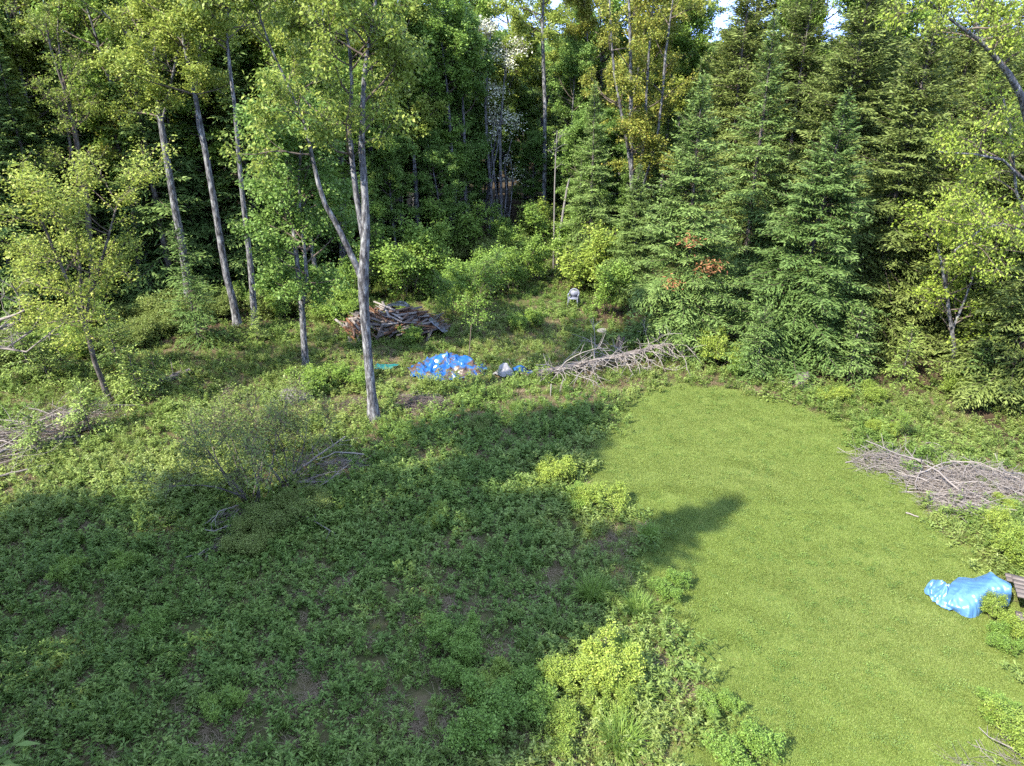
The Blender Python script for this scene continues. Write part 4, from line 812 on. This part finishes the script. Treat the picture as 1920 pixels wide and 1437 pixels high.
def heap(name, label, cat, lobes, n, meshes, mat_tw, yaw, n_tw, sc=(.6, 1.1), tw=(.25, .6, .006), part='branch', yawsd=.5, group=None, seed=1):
    """lobes: (px, py, half length, half depth, height) mounds laid on the ground"""
    r = np.random.default_rng(seed); c0 = on(lobes[0][0], lobes[0][1]); o = empty(name, (c0[0], c0[1], hz(*c0)), label, cat, group)
    w_ = np.array([l[2] * l[3] for l in lobes]); w_ = w_ / w_.sum()
    def spot():
        l = lobes[r.choice(len(lobes), p=w_)]; cx, cy = on(l[0], l[1]); a = r.uniform(0, 6.283); q = math.sqrt(r.uniform(0, 1))
        x, y = cx + l[2] * q * math.cos(a), cy + l[3] * q * math.sin(a); return x, y, hz(x, y) + l[4] * (1 - q * q) * r.uniform(.15, 1) + .03
    for i in range(n):
        x, y, z = spot(); s = r.uniform(*sc); me = meshes[r.integers(len(meshes))]; ya = yaw + r.normal(0, yawsd) + (math.pi if r.uniform() < .5 else 0); L = s * .8
        obj(part, me, o, (x - c0[0] - L * math.cos(ya), y - c0[1] - L * math.sin(ya), z - hz(*c0)), (r.uniform(0, 6), r.normal(0, .10), ya), (s, s, s))
    b = Buf()
    for i in range(n_tw):
        x, y, z = spot(); ya = yaw + r.normal(0, yawsd * 1.6); d = (math.cos(ya), math.sin(ya), r.normal(0, .25)); L = r.uniform(tw[0], tw[1])
        b.tube(path(r, (x - c0[0], y - c0[1], z - hz(*c0)), d, L, 3, .15), np.linspace(tw[2], tw[2] * .4, 4), 3, r.uniform(0, 1))
    t = obj('twigs', b.mesh('twigs', mat_tw), o); t['kind'] = 'stuff'; return o
heap('branch_heap', 'long heap of bleached dead branches on the right side of the lawn', 'branch heap', [(1655, 872, 1.0, .6, .42), (1740, 905, 1.0, .6, .3), (1830, 905, 1.3, .8, .5), (1890, 925, 1.1, .7, .4), (1800, 945, 1.1, .6, .25)], 260, STK, M['pale'], -.30, 2600, (.45, .95), (.25, .7, .008), seed=2, yawsd=1.1)
heap('branch_heap', 'small tangle of pale twigs below the long branch heap', 'branch heap', [(1770, 955, .55, .3, .1), (1830, 965, .6, .3, .1)], 26, STK, M['pale'], -.2, 220, (.25, .45), (.15, .4, .006), seed=3)
heap('branch_heap', 'pale wispy dead branch lying just above the long branch heap', 'branch heap', [(1745, 845, .4, .3, .12), (1775, 858, .5, .2, .1)], 14, STK, M['pale'], -.5, 160, (.3, .55), (.2, .4, .006), seed=4, yawsd=.3)
heap('branch_heap', 'heap of grey dead branches in half shade at the left edge', 'branch heap', [(40, 830, 1.9, .8, .35), (120, 795, 1.6, .7, .3), (170, 775, .9, .5, .3), (0, 870, 1.0, .4, .2)], 150, STK, M['brownstick'], .35, 1600, (.7, 1.5), (.3, .8, .006), seed=5, yawsd=.4)
heap('stick_heap', 'low brown heap of sticks and dry stalks right of the forked maple base', 'stick heap', [(790, 762, .9, .6, .35), (765, 755, .5, .4, .25), (815, 765, .6, .45, .2)], 110, BSTK, M['brownstick'], -.3, 1200, (.5, 1.0), (.15, .5, .006), part='stick', seed=6, yawsd=.8)
heap('stick_heap', 'flat scatter of brown sticks left of the forked maple base', 'stick heap', [(680, 755, .6, .35, .12), (640, 765, .4, .3, .1)], 34, BSTK, M['brownstick'], 0, 300, (.4, .8), (.1, .35, .005), part='stick', seed=7, yawsd=.9)
heap('branch_heap', 'bare pale twigs standing in the bottom right corner of the lawn', 'branch heap', [(1880, 1440, .5, .25, .3), (1915, 1405, .3, .3, .4), (1815, 1440, .3, .2, .15)], 12, STK, M['pale'], 2.2, 70, (.3, .6), (.2, .5, .005), seed=8, yawsd=.3)
heap('branch_heap', 'grey dead branches lying along the right side of the open shrub', 'branch heap', [(640, 880, .8, .4, .3), (600, 910, .8, .35, .25)], 26, STK, M['pale'], .45, 260, (.4, .9), (.2, .5, .005), seed=9, yawsd=.3)
heap('branch_heap', 'grey dead branches hanging at the lower left of the open shrub', 'branch heap', [(425, 985, .5, .5, .5), (410, 1030, .3, .4, .3)], 18, STK, M['brownstick'], 1.0, 150, (.4, .8), (.2, .4, .005), seed=10, yawsd=.4)

# fallen dead trunk with bleached limbs
A = np.array([*on(1005, 712), .22]); Bp = np.array([*on(1262, 668), .6]); A[2] += hz(*A[:2]); Bp[2] += hz(*Bp[:2])
ft = empty('fallen_tree', tuple(A), 'fallen dead trunk with bleached spiky limbs between the grey sheet and the spruces', 'fallen tree')
r = np.random.default_rng(44); n = 14; tt = np.linspace(0, 1, n)[:, None]; pts = (Bp - A) * tt + r.normal(0, .035, (n, 3)); b = Buf(); b.tube(pts, np.linspace(.16, .09, n), 9, .5, cap=True)
obj('trunk', b.mesh('trunk', M['greywood'], True), ft)
for i in range(64):
    q, d = at_t(pts, r.uniform(.1, 1)); b = Buf(); az = r.uniform(-2.6, -.2) if r.uniform() < .75 else r.uniform(0, 6.28); el = r.uniform(-.1, .7) if r.uniform() < .7 else r.uniform(.2, .8)
    L = r.uniform(.8, 2.3); dd = np.array([math.cos(az) * math.cos(el), math.sin(az) * math.cos(el), math.sin(el)])
    lp = path(r, q, dd, L, 6, .14, -.07); lp[:, 2] = np.maximum(lp[:, 2], -.1); b.tube(lp, np.linspace(.024, .008, 7), 4, r.uniform(.5, 1))
    for k in range(6):
        e, f = at_t(lp, r.uniform(.2, 1)); tw_ = path(r, e, side_dir(r, f, R(r.uniform(25, 70))), L * r.uniform(.15, .45), 3, .2, -.03); b.tube(tw_, np.linspace(.013, .006, 4), 3, r.uniform(.6, 1))
    obj('limb', b.mesh('limb', M['pale']), ft)
def log(name, label, cat, p0, p1, r0, r1, mat, seed, z0=.12, z1=.12, limbs=6, L=.7):
    A = np.array([*on(*p0), z0]); Bq = np.array([*on(*p1), z1]); A[2] += hz(*A[:2]); Bq[2] += hz(*Bq[:2]); r = np.random.default_rng(seed)
    o = empty(name, tuple(A), label, cat); n = 10; pts = (Bq - A) * np.linspace(0, 1, n)[:, None] + r.normal(0, r0 * .25, (n, 3)); b = Buf(); b.tube(pts, np.linspace(r0, r1, n), 8, .4, cap=True); obj('trunk', b.mesh('trunk', mat, True), o)
    for i in range(limbs):
        q, d = at_t(pts, r.uniform(.1, 1)); b = Buf(); lp = path(r, q, side_dir(r, d, R(r.uniform(30, 70))) + np.array([0, 0, .4]), L * r.uniform(.5, 1.2), 4, .15); b.tube(lp, np.linspace(max(.012, r1 * .3), .004, 5), 4, .5); obj('limb', b.mesh('limb', mat), o)
log('fallen_log', 'dark fallen log in the weeds right of the leaning yellow maple', 'log', (265, 735), (358, 702), .15, .13, M['darkbark'], 1)
log('fallen_log', 'black mossy log lying under the left branch heap', 'log', (60, 860), (165, 805), .16, .12, M['darkbark'], 2)
log('fallen_log', 'long pale fallen pole running along the left branch heap', 'log', (-20, 880), (140, 800), .04, .025, M['pale'], 3, .35, .5, 8, 1.0)
log('fallen_log', 'forked pale pole on top of the left branch heap', 'log', (-10, 905), (95, 880), .04, .02, M['pale'], 4, .2, .2, 4, .8)
log('fallen_log', 'grey fallen branch crossing the weeds under the open shrub', 'log', (545, 910), (650, 845), .035, .02, M['pale'], 5, .3, .5, 9, .8)
log('fallen_branch', 'grey branch lying in the weeds right below the open shrub', 'branch', (558, 975), (630, 1012), .022, .012, M['pale'], 6, .25, .2, 5, .4)
log('fallen_branch', 'short pale stick lying alone on the lawn', 'stick', (1698, 963), (1722, 971), .022, .018, M['pale'], 7, .05, .05, 0)

# ------------------------------------------------------------------ stones and stumps
def rock(name, label, cat, px, py, size, mat, seed, rz=0):
    x_, y_ = on(px, py); bm_ = bpy.data.meshes.new(name); import bmesh
    q = bmesh.new(); bmesh.ops.create_icosphere(q, subdivisions=3, radius=1); r = np.random.default_rng(seed)
    co = np.array([v.co[:] for v in q.verts]); d = .16 * vnoise(co[:, 0] * 1.3 + co[:, 2], co[:, 1] * 1.3 - co[:, 2] * .7, 1.6, seed) + .07 * vnoise(co[:, 0] + co[:, 1], co[:, 2] * 1.5, .6, seed + 1)
    for v, k in zip(q.verts, d): v.co *= 1 + k; v.co.x *= size[0]; v.co.y *= size[1]; v.co.z *= size[2]
    q.to_mesh(bm_); q.free(); bm_.materials.append(mat)
    tag(obj(name, bm_, None, (x_, y_, hz(x_, y_) + size[2] * .45), (0, .1, rz)), label, cat)
rock('boulder', 'grey lichen-covered boulder left of the forked maple base', 'rock', 556, 752, (.62, .4, .34), M['rock'], 21, .3)
rock('boulder', 'smaller grey stone at the left end of the lichen-covered boulder', 'rock', 520, 758, (.2, .2, .22), M['rock'], 22)
rock('pale_stone', 'pale flat stone in the grass near the spruce skirt', 'rock', 1129, 622, (.26, .2, .14), M['whiterock'], 23, .4)
def stump(name, label, px, py, h, r0, mat, seed, tilt=0):
    x_, y_ = on(px, py); r = np.random.default_rng(seed); o = empty(name, (x_, y_, hz(x_, y_)), label, 'stump'); b = Buf()
    th = np.arange(14) / 14 * 6.283; rows = []
    for k, z in enumerate([-.1, .05, .2, .5, .8, 1]):
        rad = r0 * (1.5 - .5 * min(1, z * 3)) * (1 + .16 * np.sin(th * 3 + seed) + .07 * r.normal(0, 1, 14)); zz = h * z + (0 if z < 1 else r.uniform(-.25, .1, 14) * h)
        rows.append(np.stack([rad * np.cos(th) + tilt * z, rad * np.sin(th), zz + 0 * th], 1))
    v = np.concatenate(rows + [np.array([[tilt, 0, h * .75]])]); f = [[k * 14 + i, k * 14 + (i + 1) % 14, (k + 1) * 14 + (i + 1) % 14, (k + 1) * 14 + i] for k in range(5) for i in range(14)]
    b.add(v, f, .5); b.f[3].append(np.array([[70 + i, 70 + (i + 1) % 14, 84] for i in range(14)])); b.m[3].append(np.zeros(14, int)); obj('stump_body', b.mesh('stump_body', mat), o)
    for i in range(5):
        a = i * 1.26 + r.uniform(0, .5); b = Buf(); b.tube(path(r, (r0 * math.cos(a), r0 * math.sin(a), h * .15), (math.cos(a), math.sin(a), -.25), r0 * 2.6, 4, .12), np.linspace(r0 * .35, r0 * .1, 5), 6, .5); obj('root', b.mesh('root', mat, True), o)
stump('tree_stump', 'weathered grey stump with spread roots under the conifers at the lawn edge', 1503, 722, .55, .22, M['greywood'], 5)
stump('tree_stump', 'dark broken stump at the left skirt of the pointed-leader spruce', 1158, 660, .75, .16, M['darkbark'], 6, .15)

# ------------------------------------------------------------------ heap of old planks and split logs
x_, y_ = on(735, 622); wp = empty('plank_heap', (x_, y_, hz(x_, y_)), 'sprawling heap of old boards and split logs behind the forked maple', 'wood heap', sc=.88)
PL = []
PM = [M['greywood'], M['pale'], solid_mat('brown_plank', [(.055, .033, .024), (.115, .07, .05), (.19, .125, .092)], 8, .85, stretch=(.15, 1, 1)), solid_mat('rusty_orange_plank', [(.07, .028, .014), (.12, .055, .028), (.18, .10, .055)], 8, .85, stretch=(.15, 1, 1))]
r = np.random.default_rng(66)
for m_ in PM:
    for k in range(4):
        b = Buf(); b.box((0, 0, 0), (r.uniform(1.3, 2.4), r.uniform(.09, .17), r.uniform(.025, .05)), tint=r.uniform(.2, .9)); PL.append(b.mesh('board', m_))
    for k in range(2):
        b = Buf(); b.tube(path(r, (-.7, 0, 0), (1, 0, 0), r.uniform(1.1, 1.6), 4, .04), [.07, .068, .066, .064, .06], 7, .4, cap=True); PL.append(b.mesh('log', m_))
for i in range(170):
    x = r.uniform(-2.3, 2.4); y = r.uniform(-1.15, 1.1); hgt = 1.5 * max(0, 1 - (x / 2.7) ** 2) * max(0, 1 - (y / 1.5) ** 2) + .05
    ya = (-.75 if x < .2 else .35) + r.normal(0, .35); me = PL[r.integers(len(PL))]
    sl = -1.15 * 2 * y / 2.25 * .9
    obj(me.name.split('.')[0], me, wp, (x, y, hgt * r.uniform(.55, 1.0)), (r.normal(0, .25) + sl * math.cos(ya) * .5, -sl * math.sin(ya) * .55 + r.normal(0, .12), ya), (.85, 1, 1))
for (p0, p1, rr_, mt) in [((703, 640), (716, 603), .085, M['greywood']), ((713, 607), (748, 604), .05, M['pale'])]:
    a_ = P(*p0, y_ - 1.4) - np.array([x_, y_, hz(x_, y_)]); b_ = P(*p1, y_ - 1.1) - np.array([x_, y_, hz(x_, y_)]); b = Buf(); b.tube(a_ + (b_ - a_) * np.linspace(0, 1, 5)[:, None], rr_, 8, .6, cap=True); obj('log', b.mesh('log', mt, True), wp)

# ------------------------------------------------------------------ plastic sheets
def sheet_mat(name, base, dark, stain=None, rough=.35, amt=.5, spec=.5):
    m, nt, out = new_mat(name); nf = noise(nt, 3.5, 6, None, .6); c = ramp(nt, [dark, base, base], rng_map(nt, nf, .25, .65))
    if stain: c = mixc(nt, rng_map(nt, noise(nt, 1.9, 9, None, .72), .62 - amt * .25, .66 - amt * .2), c, ramp(nt, stain, rng_map(nt, noise(nt, 14, 6, None, .7), .3, .7)))
    b = nt.nodes.new('ShaderNodeBsdfPrincipled'); b.inputs['Roughness'].default_value = rough; b.inputs['Specular IOR Level'].default_value = spec; nt.links.new(c, b.inputs['Base Color'])
    bp = nt.nodes.new('ShaderNodeBump'); bp.inputs['Strength'].default_value = .25; bp.inputs['Distance'].default_value = .015; nt.links.new(noise(nt, 5, 3, None, .5), bp.inputs['Height']); nt.links.new(bp.outputs[0], b.inputs['Normal'])
    nt.links.new(b.outputs[0], out.inputs[0]); return m
def ridge(x, y, s, seed): return 1 - np.abs(vnoise(x, y, s, seed)) * 1.3
def sheet(name, label, cat, c, rx, ry, mat, lump, seed, wr=.06, irr=.16, z0=.04, ws=.9, group=None, rz=0):
    nr, na = 34, 96; rr_ = np.linspace(0.001, 1, nr)[:, None]; th = np.linspace(0, 6.283, na, endpoint=False)[None]
    r = np.random.default_rng(seed); ed = 1 + sum(irr / k * np.sin(k * th + r.uniform(0, 6)) for k in (2, 3, 5, 8)) * .6
    x = rr_ * ed * np.cos(th) * rx; y = rr_ * ed * np.sin(th) * ry; q = np.clip(1 - rr_, 0, 1)
    z = lump(x, y) + wr * ridge(x, y, ws, seed) * np.clip(q * 6, .25, 1) + wr * .4 * ridge(x * 1.3 + .4 * y, y * .6, ws * .5, seed + 1) + z0
    x = x + wr * .5 * vnoise(x, y, .3, seed + 3); z = np.maximum(z, .02)
    v = np.stack([x, y + 0 * x, z + 0 * x], -1).reshape(-1, 3); i = np.arange(nr - 1)[:, None] * na; j = np.arange(na)[None]; k = (j + 1) % na
    b = Buf(); b.add(v, np.stack([i + j, i + na + j, i + na + k, i + k], -1).reshape(-1, 4))
    return tag(obj(name, b.mesh(name, mat, False), None, (c[0], c[1], hz(*c)), (0, 0, rz)), label, cat, group)
LIT = [(.03, .018, .012), (.06, .036, .023), (.10, .065, .042)]
blue = sheet_mat('blue_plastic', (.006, .075, .25), (.004, .04, .17), LIT, .38, .55)
sheet('plastic_sheet', 'crumpled bright blue plastic sheet strewn with brown leaf litter behind the stick heap', 'tarp', on(838, 697), 1.55, 1.1, blue,
      lambda x, y: .34 * np.exp(-((x - .1) / .8) ** 2 - ((y - .4) / .5) ** 2) + .2 * np.exp(-((x + .8) / .4) ** 2 - ((y - .1) / .5) ** 2) + .12 * np.exp(-((x + .15 - .3 * y) / .1) ** 2) * np.exp(-(y / .7) ** 2), 3, .22, .24, ws=.7)
sheet('plastic_sheet', 'scrap of blue plastic sheet right of the crumpled grey one', 'tarp', on(980, 700), .55, .28, blue, lambda x, y: .12 * np.exp(-((x + .2) / .3) ** 2), 5, .09, .35, rz=-.5)
sheet('plastic_sheet', 'crumpled grey-white sheet heaped between the blue one and the blue scrap', 'tarp', on(945, 703), .45, .36, sheet_mat('grey_cloth', (.24, .23, .235), (.12, .115, .12), None, .7, 0, .2),
      lambda x, y: .4 * np.exp(-((x - .05) / .22) ** 2 - ((y - .02) / .22) ** 2) + .2 * np.exp(-((x + .15) / .15) ** 2 - ((y + .1) / .15) ** 2), 7, .14, .3)
sheet('plastic_sheet', 'strip of teal plastic sheet in the weeds beside the forked maple trunk', 'tarp', on(722, 694), .6, .22, sheet_mat('teal_plastic', (.008, .10, .10), (.004, .05, .055), LIT, .4, .1), lambda x, y: .12 + 0 * x, 9, .12, .35, rz=.3)
sheet('plastic_sheet', 'black and grey plastic scrap lying on top of the plank heap', 'tarp', (x_ + .35, y_ + .1), .62, .34, sheet_mat('black_plastic', (.05, .055, .06), (.01, .01, .012), None, .3, 0, .7), lambda x, y: 1.30 - .2 * (x / .6) ** 2, 11, .1, .3)
sheet('plastic_sheet', 'grey plastic scrap hanging at the right end of the plank heap', 'tarp', (x_ + 2.25, y_ - .35), .4, .4, sheet_mat('grey_plastic', (.13, .14, .17), (.04, .045, .055), None, .3, 0, .7), lambda x, y: np.clip(.55 - .9 * (x + .2), .1, .7), 12, .1, .3)

# picnic table under the sky-blue sheet
tx, ty = on(1975, 1165); pt_ = empty('picnic_table', (tx, ty, hz(tx, ty)), 'weathered wooden picnic table half covered by the sky-blue sheet at the right edge', 'picnic table', rz=-.42)
for k in range(5):
    b = Buf(); b.box((0, -.32 + k * .16, .73), (1.9, .145, .04)); obj('table_board', b.mesh('table_board', M['greywood']), pt_)
for sgn in (-1, 1):
    for k in range(2):
        b = Buf(); b.box((0, sgn * (.64 + .15 * k), .44), (1.9, .135, .04)); obj('bench_board', b.mesh('bench_board', M['greywood']), pt_)
    b = Buf(); b.box((sgn * .62, 0, .688), (.09, .78, .04)); obj('top_rail', b.mesh('top_rail', M['greywood']), pt_)
    b = Buf(); b.box((sgn * .57, 0, .40), (.045, 1.5, .09)); obj('bench_rail', b.mesh('bench_rail', M['greywood']), pt_)
    for e in (-1, 1):
        b = Buf(); b.box((sgn * .62, e * .48, .34), (.04, .1, .82), (e * .5, 0, 0)); obj('leg', b.mesh('leg', M['greywood']), pt_)
# the sky-blue sheet: lies over the left end of the table and slides to the ground in front
CTL = [[(1797, 1082, .10), (1825, 1081, .15), (1850, 1073, .45), (1861, 1072, .58), (1896, 1093, .62)],
       [(1785, 1092, .25), (1820, 1089, .36), (1845, 1084, .52), (1870, 1087, .64), (1897, 1099, .66)],
       [(1775, 1113, .27), (1805, 1113, .36), (1835, 1108, .46), (1860, 1108, .52), (1896, 1112, .50)],
       [(1768, 1129, .13), (1795, 1136, .22), (1825, 1136, .27), (1850, 1130, .27), (1894, 1122, .27)],
       [(1766, 1135, .03), (1787, 1143, .04), (1818, 1158, .03), (1845, 1151, .04), (1889, 1136, .04)]]
ctl = np.array([[G(*q) for q in row] for row in CTL]); oc = np.array([*on(1830, 1140), 0]); ctl = ctl - oc
def crom(c, n):                   # smooth curve through the rows of c
    m_ = len(c); t = np.linspace(0, m_ - 1, n); k = np.minimum(t.astype(int), m_ - 2); f = (t - k).reshape(-1, *([1] * (c.ndim - 1)))
    p0, p1, p2, p3 = c[np.maximum(k - 1, 0)], c[k], c[k + 1], c[np.minimum(k + 2, m_ - 1)]
    return .5 * (2 * p1 + (p2 - p0) * f + (2 * p0 - 5 * p1 + 4 * p2 - p3) * f ** 2 + (3 * p1 - p0 - 3 * p2 + p3) * f ** 3)
S_ = crom(ctl, 80); S_ = np.swapaxes(crom(np.swapaxes(S_, 0, 1), 90), 0, 1); nv, nu = S_.shape[:2]; sx0, sy0 = S_[..., 0], S_[..., 1]
vv = np.linspace(0, 1, nv)[:, None]; k1 = .10 * (ridge(sx0 * .8 - sy0 * .5, sy0 * .5, .55, 91) - .6); k2 = .05 * (ridge(sx0, sy0 * .6 + .3 * sx0, .26, 92) - .6)
S_[..., 2] += (k1 + k2) * (.45 + .8 * vv) ; S_[..., 1] -= (k1 + k2) * 1.1 * vv; S_[..., 2] = np.maximum(S_[..., 2], .02)
b = Buf(); i = (np.arange(nv - 1)[:, None] * nu + np.arange(nu - 1)[None]).ravel(); b.add(S_.reshape(-1, 3), np.stack([i, i + 1, i + nu + 1, i + nu], -1))
bc = np.array([*on(1764, 1118), 0]) - oc; rr_ = np.linspace(.001, 1, 26)[:, None]; th = np.linspace(0, 6.283, 64, endpoint=False)[None]
ex = rr_ * np.cos(th) * .34 * (1 + .15 * np.sin(3 * th)) ; ey = rr_ * np.sin(th) * .48 * (1 + .12 * np.sin(4 * th + 1)); ez = .30 * np.exp(-(rr_ / .6) ** 2) + .16 * (ridge(ex, ey, .3, 95) - .4) * np.clip((1 - rr_) * 5, .2, 1) + .06 * ridge(ex, ey, .13, 96)
i = np.arange(25)[:, None] * 64; j = np.arange(64)[None]; k = (j + 1) % 64
b.add(np.stack([ex + bc[0] + .5 * ey * .4, ey + bc[1], np.maximum(ez, .02)], -1).reshape(-1, 3), np.stack([i + j, i + 64 + j, i + 64 + k, i + k], -1).reshape(-1, 4))
tag(obj('plastic_sheet', b.mesh('plastic_sheet', sheet_mat('sky_blue_plastic', (.06, .15, .30), (.03, .09, .24), None, .34, 0, .8), False), None, tuple(oc + np.array([0, 0, hz(oc[0], oc[1])]))), 'sky-blue plastic sheet bundled against the end of the picnic table on the lawn', 'tarp')

# ------------------------------------------------------------------ grey plastic chair in the wood edge, stake
cx, cy = on(1075, 572); ch = empty('garden_chair', (cx, cy, hz(cx, cy)), 'grey plastic chair standing in the weeds at the shaded wood edge', 'chair', rz=-.25)
cm = solid_mat('grey_plastic_chair', [(.10, .11, .14), (.16, .17, .21), (.2, .215, .26)], 3, .5)
b = Buf(); th = np.linspace(0, math.pi, 9); b.tube(np.stack([.25 * np.cos(th), .2 + 0 * th, .62 + .24 * np.sin(th)], 1), .035, 6); b.box((0, .2, .6), (.44, .025, .34)); obj('backrest', b.mesh('backrest', cm), ch)
b = Buf(); b.box((0, 0, .43), (.5, .46, .035)); obj('seat', b.mesh('seat', cm), ch)
for sx in (-1, 1):
    for sy in (-1, 1):
        b = Buf(); b.tube([(sx * .23, sy * .2, .42), (sx * .27, sy * .25, 0)], [.035, .03], 6); obj('leg', b.mesh('leg', cm), ch)
    b = Buf(); b.box((sx * .26, -.02, .64), (.055, .44, .03)); b.tube([(sx * .26, -.2, .63), (sx * .25, -.22, .43)], .025, 6); obj('armrest', b.mesh('armrest', cm), ch)
sx_, sy_ = on(1032, 742); b = Buf(); b.tube([(0, 0, -.1), (.01, 0, .25), (.02, .01, .5)], [.028, .027, .025], 6, .8, cap=True)
tag(obj('wooden_stake', b.mesh('wooden_stake', M['pale']), None, (sx_, sy_, hz(sx_, sy_))), 'thin pale stake in the weeds in front of the fallen dead trunk', 'stake')
